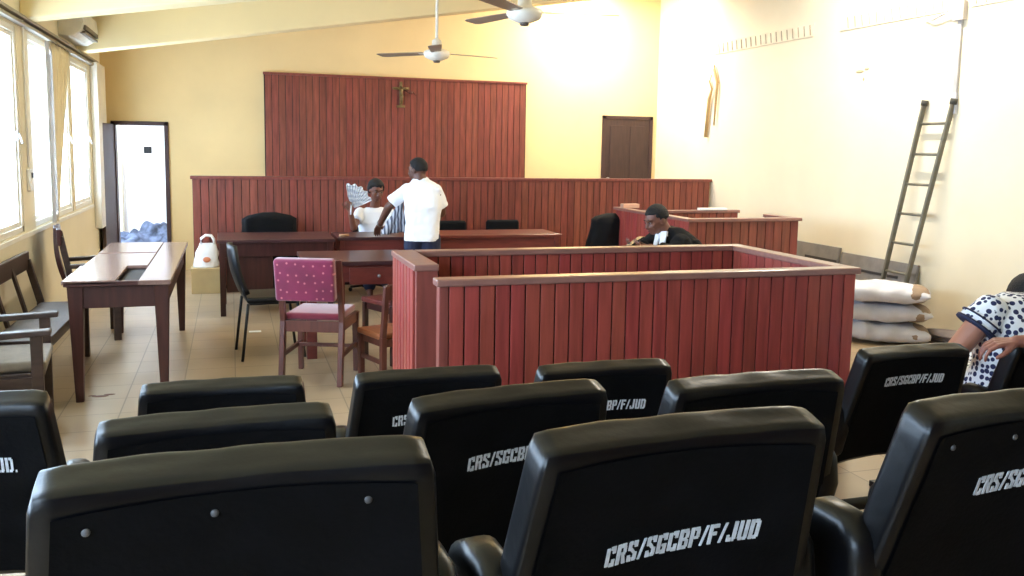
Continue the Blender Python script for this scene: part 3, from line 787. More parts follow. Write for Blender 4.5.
def wood_chair(label, loc, rz, ms, mb, round_top=False, slat=True, group=None, W=.40, D=.40, sh=.45, bh=.84):
    t = thing('wooden_chair', label, 'chair', loc, rz, group)
    for s in (-1, 1):
        x = s * (W / 2 - .02)
        bm = NB(); beam(bm, (x, -D / 2, 0), (x, -D / 2, sh), .04, .04, up=(0, 1, 0)); beam(bm, (x, -D / 2, sh), (x, -D / 2 - .05, bh if not round_top else bh - .12), .036, .036, up=(0, 1, 0)); obj('rear_post', bm, mb, t, bevel=.004)
        bm = NB(); beam(bm, (x, D / 2 - .03, 0), (x, D / 2 - .03, sh - .02), .036, .036, up=(0, 1, 0)); obj('leg', bm, mb, t, bevel=.003)
        bm = NB(); beam(bm, (x, -D / 2, sh * .45), (x, D / 2 - .03, sh * .45), .02, .03); obj('side_stretcher', bm, mb, t, bevel=.002)
    bm = NB(); box(bm, -W / 2, W / 2, -D / 2 + .02, D / 2, sh - .02, sh + .02); obj('seat', bm, ms, t, bevel=.01, seg=3)
    bm = NB(); box(bm, -W / 2 + .02, W / 2 - .02, -D / 2, D / 2 - .03, sh - .07, sh - .02); obj('apron', bm, mb, t)
    bm = NB()
    if round_top:
        n = 14; pts = []
        for i in range(n + 1):
            a = PI * i / n; pts.append((-.2 * math.cos(a), -.045 + 0, bh - .15 + .13 * math.sin(a)))
        top = [(p[0], -D / 2 - .03, p[2]) for p in pts]
        f = [bm.verts.new(p) for p in top]; g = [bm.verts.new((p[0], p[1] - .025, p[2])) for p in top]
        bm.faces.new(f); bm.faces.new(g[::-1])
        for i in range(len(f)): bm.faces.new((f[i], g[i], g[(i + 1) % len(f)], f[(i + 1) % len(f)]))
    else:
        box(bm, -W / 2 + .02, W / 2 - .02, -D / 2 - .055, -D / 2 - .03, bh - .10, bh + .005)
    obj('top_rail', bm, mb, t, bevel=.004)
    if slat:
        bm = NB(); box(bm, -W / 2 + .04, W / 2 - .04, -D / 2 - .03, -D / 2 - .01, bh - .26, bh - .2); obj('back_slat', bm, mb, t, bevel=.003)
    return t
low = wood_chair('low wooden chair with orange-brown seat half hidden behind the dock post', (1.05, 6.10, 0), math.radians(20), M_orangewood, M_chairwood, slat=False, W=.36, D=.34, sh=.32, bh=.68)
wood_chair('dark wooden chair with rounded back behind the small drawer desk', (1.19, 6.62, 0), math.radians(25), M_red, M_dark, round_top=True, bh=.78)

def armchair(label, loc, rz, cushion=False, high=False, group=None, length=.55, arms=True, D=.48):
    t = thing('armchair', label, 'armchair', loc, rz, group)
    W, sh = length, .42; m = M_benchwood
    bh = .92 if high else .80
    for s in (-1, 1):
        x = s * (W / 2 - .025)
        bm = NB(); beam(bm, (x, D / 2 - .03, 0), (x, D / 2 - .03, .62 if arms else sh - .02), .045, .055, up=(0, 1, 0)); obj('leg', bm, m, t, bevel=.004)
        bm = NB(); beam(bm, (x, -D / 2 + .02, 0), (x, -D / 2 + .02, sh), .045, .05, up=(0, 1, 0)); beam(bm, (x, -D / 2 + .02, sh), (x, -D / 2 - .06, bh - .06), .04, .045, up=(0, 1, 0)); obj('rear_post', bm, m, t, bevel=.004)
        bm = NB()
        if arms: hexa(bm, [(x - .035, D / 2 + .04, .62), (x + .035, D / 2 + .04, .62), (x + .02, -D / 2 - .01, .60), (x - .02, -D / 2 - .01, .60),
                             (x - .035, D / 2 + .04, .65), (x + .035, D / 2 + .04, .65), (x + .02, -D / 2 - .01, .635), (x - .02, -D / 2 - .01, .635)])
        if arms: obj('armrest', bm, m, t, bevel=.006)
        else: bm.free()
        bm = NB(); beam(bm, (x, -D / 2, sh - .05), (x, D / 2 - .03, sh - .05), .025, .07); obj('seat_rail', bm, m, t)
    bm = NB(); box(bm, -W / 2 + .03, W / 2 - .03, D / 2 - .05, D / 2 - .025, sh - .085, sh - .015); obj('front_rail', bm, m, t)
    bm = NB(); box(bm, -W / 2 + .03, W / 2 - .03, -D / 2 + .02, D / 2 - .0, sh - .02, sh + .005); obj('seat', bm, m, t, bevel=.005)
    if cushion:
        bm = NB(); box(bm, -W / 2 + .05, W / 2 - .05, -D / 2 + .04, D / 2 + .01, sh + .004, sh + .06); obj('cushion', bm, M_cushion, t, bevel=.025, seg=4, smooth=True)
    if high:
        bm = NB(); n = 12
        F, G = [], []
        for i in range(n + 1):
            v = i / n; z = sh + .02 + v * (bh - sh - .02); w = .17 + .03 * math.sin(v * PI * 1.3); y = -D / 2 + .0 - .07 * v - .03 * math.sin(v * PI)
            F.append([bm.verts.new((-w, y, z)), bm.verts.new((w, y, z))]); G.append([bm.verts.new((-w, y - .035, z)), bm.verts.new((w, y - .035, z))])
        for i in range(n):
            bm.faces.new((F[i][0], F[i][1], F[i + 1][1], F[i + 1][0])); bm.faces.new((G[i][0], G[i + 1][0], G[i + 1][1], G[i][1]))
            bm.faces.new((F[i][0], F[i + 1][0], G[i + 1][0], G[i][0])); bm.faces.new((F[i][1], G[i][1], G[i + 1][1], F[i + 1][1]))
        bm.faces.new((F[0][0], G[0][0], G[0][1], F[0][1])); bm.faces.new((F[n][0], F[n][1], G[n][1], G[n][0]))
        obj('back_splat', bm, M_tableleg, t, bevel=.004)
    bm = NB(); box(bm, -W / 2 - .01, W / 2 + .01, -D / 2 - .085, -D / 2 - .05, bh - .13, bh); obj('top_rail', bm, m if not high else M_tableleg, t, bevel=.008, seg=3)
    if length > .8:
        for x in (-W / 6, W / 6):
            bm = NB(); beam(bm, (x, -D / 2 + .02, sh), (x, -D / 2 - .06, bh - .06), .05, .02, up=(0, 1, 0)); obj('back_slat', bm, m, t, bevel=.003)
    return t
armchair('dark high-backed armchair between the left table and the windows', (-1.10, 7.98, 0), math.radians(-80), high=True, D=.36)
armchair('worn dark wooden bench along the left wall under the window', (-1.22, 6.50, 0), math.radians(-91), length=1.46, arms=False, D=.34)
armchair('nearest wooden armchair on the left, with a faded tan seat cushion', (-1.20, 5.2, 0), math.radians(-84), cushion=True, length=.58)

# swivel chair draped with a black robe behind leftmost desk
def office_chair(label, loc, rz, draped=True, w=.44, top=.86, group=None):
    t = thing('office_chair', label, 'chair', loc, rz, group)
    bm = NB(); box(bm, -.24, .24, -.24, .24, .40, .49); obj('seat', bm, M_blackfab, t, bevel=.03, seg=4, smooth=True)
    bm = NB(); lathe(bm, [(.03, .06), (.03, .39)], seg=12); obj('column', bm, M_blackmetal, t)
    for k in range(5):
        a = 2 * PI * k / 5; bm = NB(); beam(bm, (0, 0, .08), (.26 * math.cos(a), .26 * math.sin(a), .05), .045, .03, d2=.02)
        ft = obj('foot', bm, M_blackplastic, t, bevel=.004)
        bm = NB(); ell(bm, (.26 * math.cos(a), .26 * math.sin(a), .025), (.022, .022, .024), 10); obj('caster', bm, M_blackplastic, ft)
    bm = NB(); box(bm, -w / 2, w / 2, -.30, -.22, .52, top); obj('backrest', bm, M_blackfab, t, bevel=.038, seg=5, smooth=True)
    return t
def drape(label, loc, rz, w, z1, z0, d=.16, seed=1, bulge=0):
    bm = NB(); n, mm = 36, 16; rows = []
    for j in range(mm + 1):
        v = j / mm; z = z1 - (z1 - z0) * v; row = []
        for i in range(n):
            a = 2 * PI * i / n; c, s = math.cos(a), math.sin(a)
            sc = 1.0 if v > .12 else (.25 + .75 * (v / .12) ** .5)
            ww = (w / 2 + bulge * v) * (.86 + .14 * v) * sc
            r = 1 + .05 * math.sin(a * 9 + seed) * v + .2 * noise.noise(V3((c * 2, s * 2, z * 4 + seed)))
            row.append(bm.verts.new((ww * r * (abs(c) ** .7) * (1 if c > 0 else -1), d / 2 * sc * r * (abs(s) ** .7) * (1 if s > 0 else -1), z)))
        rows.append(row)
    for a, b in zip(rows, rows[1:]):
        for k in range(n): bm.faces.new((a[k], b[k], b[(k + 1) % n], a[(k + 1) % n])).smooth = True
    bm.faces.new(rows[0]); bm.faces.new(rows[-1][::-1])
    o = obj('robe', bm, M_blackfab, loc=loc); o.rotation_euler = (0, 0, rz)
    tag(o, label, 'robe')
office_chair('black office chair behind the leftmost desk, draped with a robe', (.4, 9.74, 0), PI + .1, w=.40, top=.78)
drape('black robe draped over the office chair behind the leftmost desk', (.385, 10.02, 0), .1, .66, .875, .32, .20, 2)
office_chair('black office chair just right of the standing person', (2.42, 9.75, 0), PI, w=.36, top=.77)
office_chair('black office chair behind the right end of long desk', (3.03, 9.75, 0), PI - .05, w=.40, top=.775)
stack_chair('stacking_chair', 'black chair under a heap of robe left of the witness box', (3.98, 9.1, 0), math.radians(4))
drape('black robe heaped over the chair left of the witness box', (3.93, 8.86, 0), .0, .50, .93, .40, .26, 5, bulge=.05)

# carton and plastic bag
t = thing('carton', 'beige carton box on the floor by the slatted screen', 'box', (-.28, 10.14, 0))
bm = NB(); box(bm, -.15, .17, -.13, .13, 0, .27); obj('box_body', bm, M_box, t, bevel=.004)
bm = NB(); box(bm, -.155, .175, -.135, .135, .245, .275); obj('lid', bm, M_box, t, bevel=.003)
def plastic_bag():
    t = thing('plastic_bag', 'white plastic shopping bag standing on the beige carton', 'bag', (-.28, 10.13, .276))
    bm = NB(); n, mm = 28, 16; rows = []
    for j in range(mm + 1):
        v = j / mm; z = .26 * v; row = []
        for i in range(n):
            a = 2 * PI * i / n; r = (1 - .35 * v ** 2) * (1 + .12 * noise.noise(V3((math.cos(a) * 2, math.sin(a) * 2, v * 4))))
            row.append(bm.verts.new((.13 * r * math.cos(a) + .02 * v, .09 * r * (1 - .5 * v) * math.sin(a), z)))
        rows.append(row)
    for a, b in zip(rows, rows[1:]):
        for k in range(n): bm.faces.new((a[k], a[(k + 1) % n], b[(k + 1) % n], b[k])).smooth = True
    bm.faces.new(rows[0][::-1]); bm.faces.new(rows[-1]); obj('bag_body', bm, M_plasticbag, t)
    for s in (-.02, .03):
        bm = NB(); tube(bm, [(-.05, s, .25), (-.045, s, .31), (.0, s, .345), (.06, s, .34), (.085, s, .30), (.09, s, .25)], .014, 8); obj('handle', bm, M_plasticbag, t)
    bm = NB(); ell(bm, (0.01, -.092, .09), (.04, .006, .03), 12); obj('print', bm, M_orange, t)
plastic_bag()
# floor scraps
bm = NB(); box(bm, -.05, .05, -.03, .03, 0, .004); tag(obj('paper_scrap', bm, M_paper, loc=(.17, 7.1 + .75, .001)), 'white paper scrap on the floor near the black stacking chair', 'paper')
bm = NB()
for a, b, r in ((0, 0, .05), (.05, .03, .035), (-.05, .02, .025)): ell(bm, (a, b, 0), (r, r * .45, .003), 16)
tag(obj('floor_stain', bm, mat('brown_spill', (104, 62, 36), .5), loc=(-.82, 6.02, .001)), 'brown stain on the floor beside the near table leg', 'stain')

# ---------------------------------------------------------------- gallery chairs
def R_(a, b, c, d): return [(a, b), (c, b), (c, d), (a, d)]
GL = {
 'C': [R_(0, .05, .22, .95), R_(.27, .82, .6, 1), R_(.4, .66, .6, .82), R_(.27, 0, .6, .18), R_(.4, .18, .6, .34)],
 'R': [R_(0, 0, .22, 1), R_(.27, .82, .55, 1), R_(.4, .55, .6, .86), R_(.27, .45, .55, .57), [(.4, 0), (.62, 0), (.5, .43), (.3, .43)]],
 'S': [R_(0, .56, .22, .96), R_(.05, .84, .27, 1), R_(.33, .82, .6, 1), R_(.4, .7, .6, .82), [(.38, .34), (.6, .34), (.3, .66), (.05, .62)], R_(.38, .05, .6, .42), R_(0, 0, .27, .18), R_(0, .18, .2, .3), R_(.33, 0, .56, .16)],
 '/': [[(0, 0), (.15, 0), (.42, 1), (.27, 1)]],
 'G': [R_(0, .05, .22, .95), R_(.27, .82, .6, 1), R_(.4, .68, .6, .82), R_(.27, 0, .6, .18), R_(.4, .18, .6, .48), R_(.3, .38, .4, .48)],
 'B': [R_(0, 0, .22, 1), R_(.27, .84, .54, 1), R_(.4, .56, .6, .9), R_(.27, .43, .5, .56), R_(.4, .1, .6, .46), R_(.27, 0, .54, .16)],
 'P': [R_(0, 0, .22, 1), R_(.27, .84, .54, 1), R_(.4, .5, .6, .9), R_(.27, .42, .54, .54)],
 'F': [R_(0, 0, .22, 1), R_(.27, .82, .6, 1), R_(.27, .44, .5, .6)],
 'J': [R_(.36, .1, .58, 1), R_(0, 0, .3, .18), R_(0, .18, .16, .32), R_(.36, 0, .5, .1)],
 'U': [R_(0, .08, .22, 1), R_(.38, .08, .6, 1), R_(.06, 0, .27, .14), R_(.33, 0, .54, .14)],
 'D': [R_(0, 0, .22, 1), R_(.27, .84, .5, 1), R_(.4, .1, .6, .9), R_(.27, 0, .5, .16)],
 '.': [R_(0, 0, .14, .14)]}
CW, CT, CH = .53, .088, .54         # back width, thickness, length
REC = math.radians(17)
def backM():  # maps back-local (x, y outward toward camera = -y, z up along back from top) to chair space
    return Matrix.Translation((0, 0, .781)) @ Matrix.Rotation(REC, 4, 'X')
def bend(p):   # slight curvature of the back across its width
    u = p[0] / (CW / 2)
    return V3((p[0], p[1] - .0 + .03 * (1 - u * u), p[2]))

def chair_meshes():
    M = backM()
    # cushion: rounded trapezoid slab
    nx, nz = 20, 22
    def half(z):   # half width by distance below top
        v = -z / CH
        return CW / 2 * (1 + .19 * min(1, v * 1.1))
    bm = NB()
    bmesh.ops.create_cube(bm, size=1)
    bmesh.ops.subdivide_edges(bm, edges=bm.edges[:], cuts=15, use_grid_fill=True)
    r = .022
    for v in bm.verts:
        u, w, t = v.co.x * 2, v.co.y * 2, v.co.z * 2   # -1..1
        hx, hy, hz = CW / 2, CT / 2, CH / 2
        p = V3((u * hx, w * hy, t * hz))
        # round the box
        q = V3((max(-hx + r, min(hx - r, p.x)), max(-hy + r, min(hy - r, p.y)), max(-hz + r, min(hz - r, p.z))))
        d = p - q
        if d.length > 1e-6: p = q + d.normalized() * r
        z = p.z - hz
        p.x *= half(z) / (CW / 2)
        # puffiness in front, top surface sag in the middle
        if w < -.99: p.y += 0
        p.z = z - .014 * (1 - u * u) * max(0, 1 + z / .1 if z > -.1 else 0) + .004 * noise.noise(V3((u * 3, w, t * 3)))
        p.y += hy                                      # back face at y=0
        v.co = M @ bend(p)
    for f in bm.faces: f.smooth = True
    cushion = bm
    # thin back board with slightly raised border seam
    bm = NB(); nx, nz = 16, 14; off = -.004
    F = []
    for j in range(nz + 1):
        row = []
        for i in range(nx + 1):
            z = -.034 - (CH - .06) * j / nz; hw = half(z) - .030
            x = -hw + 2 * hw * i / nx
            row.append(M @ bend(V3((x, off, z))))
        F.append(row)
    vs = [[bm.verts.new(p) for p in r_] for r_ in F]
    for j in range(nz):
        for i in range(nx): bm.faces.new((vs[j][i], vs[j + 1][i], vs[j + 1][i + 1], vs[j][i + 1])).smooth = True
    board = bm
    # screws
    sc = []
    for x, z in ((-.2, -.062), (-.04, -.066), (.17, -.062)):
        b_ = NB(); ell(b_, M @ bend(V3((x, off - .001, z))), (.006, .003, .006), 10); sc.append(b_)
    # seat
    st = (NB(), NB()); box(st[0], -.24, .24, .21, .64, .33, .43); box(st[1], -.19, .19, .20, .27, .29, .58)
    # arms : padded loops
    arms = []
    for s in (-1, 1):
        a = NB(); n = 18; x0 = s * .297; w = .078
        prof = [(.13, .31), (.09, .44), (.10, .525), (.15, .562), (.24, .56), (.32, .52), (.36, .43), (.35, .31)]
        prof_in = [(.30, .31), (.19, .31)]
        L_ = [a.verts.new((x0 - w / 2 if s > 0 else x0 - w / 2, y, z)) for y, z in prof + prof_in]
        R2 = [a.verts.new((x0 + w / 2, y, z)) for y, z in prof + prof_in]
        a.faces.new(L_); a.faces.new(R2[::-1])
        for i in range(len(L_)): a.faces.new((L_[i], R2[i], R2[(i + 1) % len(L_)], L_[(i + 1) % len(L_)]))
        arms.append(a)
    # frame
    fr = NB()
    beam(fr, (-.29, .3, .30), (.29, .3, .30), .06, .04)
    lg = []
    for s in (-1, 1):
        g = NB(); beam(g, (s * .22, .3, .29), (s * .22, .3, .02), .04, .06, up=(0, 1, 0)); beam(g, (s * .22, .12, .015), (s * .22, .5, .015), .05, .03); lg.append(g)
    return cushion, board, sc, st, arms, fr, lg

def stencil_bm(text, h, slant=0.0, tx=0, tz=0):
    bm = NB(); x = 0
    M = backM(); W = sum((.42 if c == '/' else .14 if c == '.' else .62) + .10 for c in text) * h * .68
    cx = -W / 2
    for c in text:
        for q in GL[c]:
            pts = []
            for a, b in q:
                px = cx + x + a * h * .68; pz = b * h + (px) * slant
                jx = noise.noise(V3((px * 300, pz * 300, 1))) * .0006
                pts.append((px + jx, pz + jx))
            # subdivide not needed: tiny quads follow the board
            vs = [bm.verts.new(M @ bend(V3((px + tx, -.0064, pz + tz)))) for px, pz in pts]
            ex = [bm.verts.new(M @ bend(V3((px + tx, -.0046, pz + tz)))) for px, pz in pts]
            bm.faces.new(vs); n = len(vs)
            for k in range(n): bm.faces.new((vs[k], ex[k], ex[(k + 1) % n], vs[(k + 1) % n]))
        x += ((.42 if c == '/' else .14 if c == '.' else .62) + .10) * h * .68
    return bm

PROTO = {}
M_screw = mat('dull_screw', (96, 96, 98), 0.5, metal=0.5)
def gallery_chair(label, loc, rz, text=None, tx=0, tz=-.25, slant=0.0, th=.043, scuff=False, sitter=False):
    t = thing('gallery_chair', label, 'chair', loc, rz, 'black gallery chairs')
    if not PROTO:
        cu, bo, sc, st, arms, fr, lg = chair_meshes()
        a = obj('backrest', cu, M_vinyl, t); b = obj('back_board', bo, M_board, a)
        c = [obj('screw', q, M_screw, a) for q in sc]
        PROTO['up'] = obj('seat', st[1], M_vinyl, t, bevel=.035, seg=4, smooth=True)
        PROTO['down'] = obj('seat', st[0], M_vinyl, None, bevel=.035, seg=4, smooth=True)
        ar = [obj('armrest', x, M_vinyl, t, bevel=.03, seg=4, smooth=True) for x in arms]
        f = obj('seat_beam', fr, M_blackmetal, t, bevel=.004)
        l = [obj('leg', x, M_blackmetal, t, bevel=.004) for x in lg]
        PROTO['x'] = t
    else:
        src = PROTO['x']
        for ch in list(src.children):
            if ch.name.startswith('stencil'): continue
            if ch == PROTO['up'] and sitter: ch = PROTO['down']
            c = ch.copy(); COL.objects.link(c); c.parent = t
            for g in list(ch.children):
                if g.name.startswith('stencil') or (g.name.startswith('screw') and not scuff): continue
                d = g.copy(); COL.objects.link(d); d.parent = c
    if text:
        back = [c for c in t.children if c.name.startswith('backrest')][0]
        o = obj('stencil_lettering', stencil_bm(text, th, slant, tx, tz), M_white, back); o['label'] = 'white stencilled lettering ' + text
    return t
T1 = 'CRS/SGCBP/F/JUD'
D = math.radians
gallery_chair('black padded chair without visible lettering, nearest at lower left', (.01, 1.20, .370), D(1), scuff=True)
gallery_chair('black chair with CRS/SGCBP/F/JUD lettering, nearest at centre right', (.715, 1.235, .353), D(2), T1, .03, -.245, .08)
gallery_chair('black chair cut by the right edge of the photo, nearest row', (1.43, 1.21, .356), D(0), T1, .055, -.185, .05, scuff=True)
gallery_chair('black chair cut by the left edge, lettering ending JUD', (-.71, 2.35, .18), D(1), T1 + '.', .035, -.20, .02)
gallery_chair('black chair in the second row, directly behind the lower left chair', (-.035, 2.09, .172), D(3))
gallery_chair('black chair in second row with lettering partly hidden, left of centre', (.68, 2.06, .19), D(7), T1, .04, -.20, .06)
gallery_chair('black chair in the second row showing only its top roll, right of centre', (1.375, 2.03, .19), D(0))
gallery_chair('black chair in front row, leftmost, only its top showing', (-.04, 3.06, -.0), D(-1))
gallery_chair('black front-row chair below the velvet chair and dock corner, second from left', (.67, 3.04, 0), D(0), T1, .02, -.20, .03)
gallery_chair('black chair in front row before the middle of the dock', (1.34, 2.99, 0), D(-1), T1, .03, -.19, .03)
gallery_chair('black chair in front row, with a hand resting on its top', (2.74, 2.95, 0), D(0), T1, .02, -.16, .02)
gallery_chair('black chair in front row the dotted-dress person sits in', (3.54, 2.95, 0), D(-2), sitter=True)
gallery_chair('black chair in second row at the far right, under the white-sleeved person', (4.16, 2.05, .18), D(0), sitter=True)
bpy.data.objects.remove(PROTO['down'])
bm = NB(); tube(bm, [(1.70, 2.33, .462), (3.83, 2.33, .462)], .02, 12)
for x_ in (2.4, 3.2): tube(bm, [(x_, 2.33, .18), (x_, 2.33, .462)], .018, 10)
tag(obj('connecting_beam', bm, M_blackmetal), 'black tubular beam spanning the empty place in the second row', 'beam')

# ---------------------------------------------------------------- people
def capsule(bm, a, b, ra, rb, seg=14, ends=(1, 1)):
    a, b = V3(a), V3(b)
    if (b - a).length < 1e-5: return
    tube(bm, [a, b], 0, seg, radii=[ra, rb])
    if ends[0]: ell(bm, a, (ra, ra, ra), seg)
    if ends[1]: ell(bm, b, (rb, rb, rb), seg)
def chain(bm, pts, rs, seg=14, ends=(1, 1)):
    for i in range(len(pts) - 1):
        capsule(bm, pts[i], pts[i + 1], rs[i], rs[i + 1], seg, (ends[0] if i == 0 else 1, ends[1] if i == len(pts) - 2 else 1))
def loft(bm, rings, seg=20):
    """rings: (centre, right vector*halfwidth, fwd vector*halfdepth)"""
    R = []
    for c, rx, fy in rings:
        c, rx, fy = V3(c), V3(rx), V3(fy)
        row = []
        for k in range(seg):
            a = 2 * PI * k / seg; cc, ss = math.cos(a), math.sin(a)
            row.append(bm.verts.new(c + rx * (abs(cc) ** .8 * (1 if cc > 0 else -1)) + fy * (abs(ss) ** .8 * (1 if ss > 0 else -1))))
        R.append(row)
    for a, b in zip(R, R[1:]):
        for k in range(seg): bm.faces.new((a[k], a[(k + 1) % seg], b[(k + 1) % seg], b[k]))
    bm.faces.new(R[0][::-1]); bm.faces.new(R[-1])
def remesh(name, bm, m, parent, vox=.009, smooth=4, wrinkle=0, seed=0):
    bmesh.ops.recalc_face_normals(bm, faces=bm.faces[:])
    me = bpy.data.meshes.new(name + '_src'); bm.to_mesh(me); bm.free()
    tmp = bpy.data.objects.new('tmp', me); COL.objects.link(tmp)
    r = tmp.modifiers.new('r', 'REMESH'); r.mode = 'VOXEL'; r.voxel_size = vox
    s = tmp.modifiers.new('s', 'SMOOTH'); s.factor = .6; s.iterations = smooth
    dg = bpy.context.evaluated_depsgraph_get(); dg.update()
    me2 = bpy.data.meshes.new_from_object(tmp.evaluated_get(dg)); me2.name = name
    bpy.data.objects.remove(tmp); bpy.data.meshes.remove(me)
    me2.materials.clear()
    me2.materials.append(m)
    for p in me2.polygons: p.use_smooth = True
    if wrinkle:
        sd = V3((seed, seed * 2.3, 0))
        ns = [v.normal.copy() for v in me2.vertices]
        for v, n in zip(me2.vertices, ns):
            q = v.co; v.co = q + n * (wrinkle * (noise.noise(V3((q.x * 9, q.y * 9, q.z * 14)) + sd) + .5 * noise.noise(q * 26 + sd)))
    o = bpy.data.objects.new(name, me2); COL.objects.link(o); o.parent = parent
    return o
def basis(pos, fwd, up=(0, 0, 1), s=1.0):
    f = V3(fwd).normalized(); r = f.cross(V3(up)).normalized(); u = r.cross(f)
    return Matrix.Translation(pos) @ Matrix((r, f, u)).transposed().to_4x4() @ Matrix.Scale(s, 4)
def head_into(bm, M):
    """origin at skull centre; +Y face, +Z up; total height ~.23"""
    ell(bm, (0, -.012, .015), (.074, .093, .095), 20, M)
    ell(bm, (0, .03, -.045), (.056, .062, .062), 18, M)
    ell(bm, (0, .055, -.085), (.03, .03, .022), 14, M)
    for s in (-1, 1):
        ell(bm, (s * .034, .058, -.028), (.026, .028, .024), 12, M)
        ell(bm, (s * .076, -.008, -.012), (.010, .02, .032), 12, M)
        ell(bm, (s * .016, .09, -.036), (.010, .012, .009), 10, M)
    ell(bm, (0, .07, .022), (.05, .022, .014), 12, M)
    tube(bm, [M @ V3((0, .078, .012)), M @ V3((0, .104, -.032))], 0, 10, radii=[.009, .015]); ell(bm, (0, .1, -.034), (.014, .014, .012), 10, M)
    ell(bm, (0, .088, -.060), (.024, .012, .008), 12, M)
def face_parts(M, parent):
    for s in (-1, 1):
        b = NB(); ell(b, (s * .030, .0775, .002), (.0125, .009, .0065), 12, M); e = obj('eye', b, M_eyew, parent)
        b = NB(); ell(b, (s * .030, .0845, .002), (.0062, .0035, .0065), 10, M); obj('iris', b, M_eyed, e)
    for s in (-1, 1):
        b = NB(); tube(b, [M @ V3((s * .014, .089, .022)), M @ V3((s * .032, .088, .028)), M @ V3((s * .048, .076, .021))], .0035, 6); obj('eyebrow', b, M_hair, parent)
    b = NB(); ell(b, (0, .0965, -.056), (.021, .006, .0045), 12, M); ell(b, (0, .096, -.064), (.018, .006, .005), 12, M); obj('lips', b, M_lips, parent)
def hair_cap(M, parent, thick=.012, low=-.02, name='hair'):
    b = NB(); bmesh.ops.create_icosphere(b, subdivisions=4, radius=1)
    for v in b.verts:
        d = v.co.normalized()
        p = V3((d.x * (.076 + thick), -.014 + d.y * (.094 + thick), .018 + d.z * (.094 + thick)))
        # hairline: pull forehead/face verts inside the head
        face = p.y > .035 and p.z < .062
        lo = p.z < low - .02 * (p.y < -.03)
        side = p.y > .012 and p.z < .02
        if face or lo or side:
            p = V3((d.x * .06, -.012 + d.y * .078, .015 + d.z * .08))
        p += d * .003 * noise.noise(d * 18)
        v.co = M @ p
    return obj(name, b, M_hair, parent, smooth=True)
def hand_into(bm, M, curl=(.35, .5, .4), s=1.0, side=1, thumb=.6, spread=1.0):
    """wrist at origin, fingers along +Y, palm facing -Z, thumb toward side*X"""
    def P(x, y, z): return M @ V3((x * s * side, y * s, z * s))
    for i, (x, L) in enumerate(((.030, .088), (.010, .092), (-.010, .088), (-.028, .080))):
        capsule(bm, P(x * .55, .0, 0), P(x, L, 0), .013 * s, .0115 * s, 12)
        base = V3((x, L, 0)); ang = 0; segs = ((.042, .026, .022), (.047, .029, .023), (.043, .027, .022), (.034, .021, .020))[i]
        rr = (.0095, .0085, .0078, .0065); p0 = base; fan_ = x * 2.2 * spread
        for k in range(3):
            ang += curl[k]
            p1 = p0 + V3((fan_ * segs[k], math.cos(ang) * segs[k], -math.sin(ang) * segs[k]))
            capsule(bm, P(*p0), P(*p1), rr[k] * s, rr[k + 1] * s, 10); p0 = p1
    p = [V3((.018, .018, -.004)), V3((.046, .05, -.014)), V3((.062, .082, -.018 - .02 * thumb)), V3((.066, .108, -.022 - .035 * thumb))]
    r = [.016, .0125, .0105, .0085]
    for k in range(3): capsule(bm, P(*p[k]), P(*p[k + 1]), r[k] * s, r[k + 1] * s, 10)

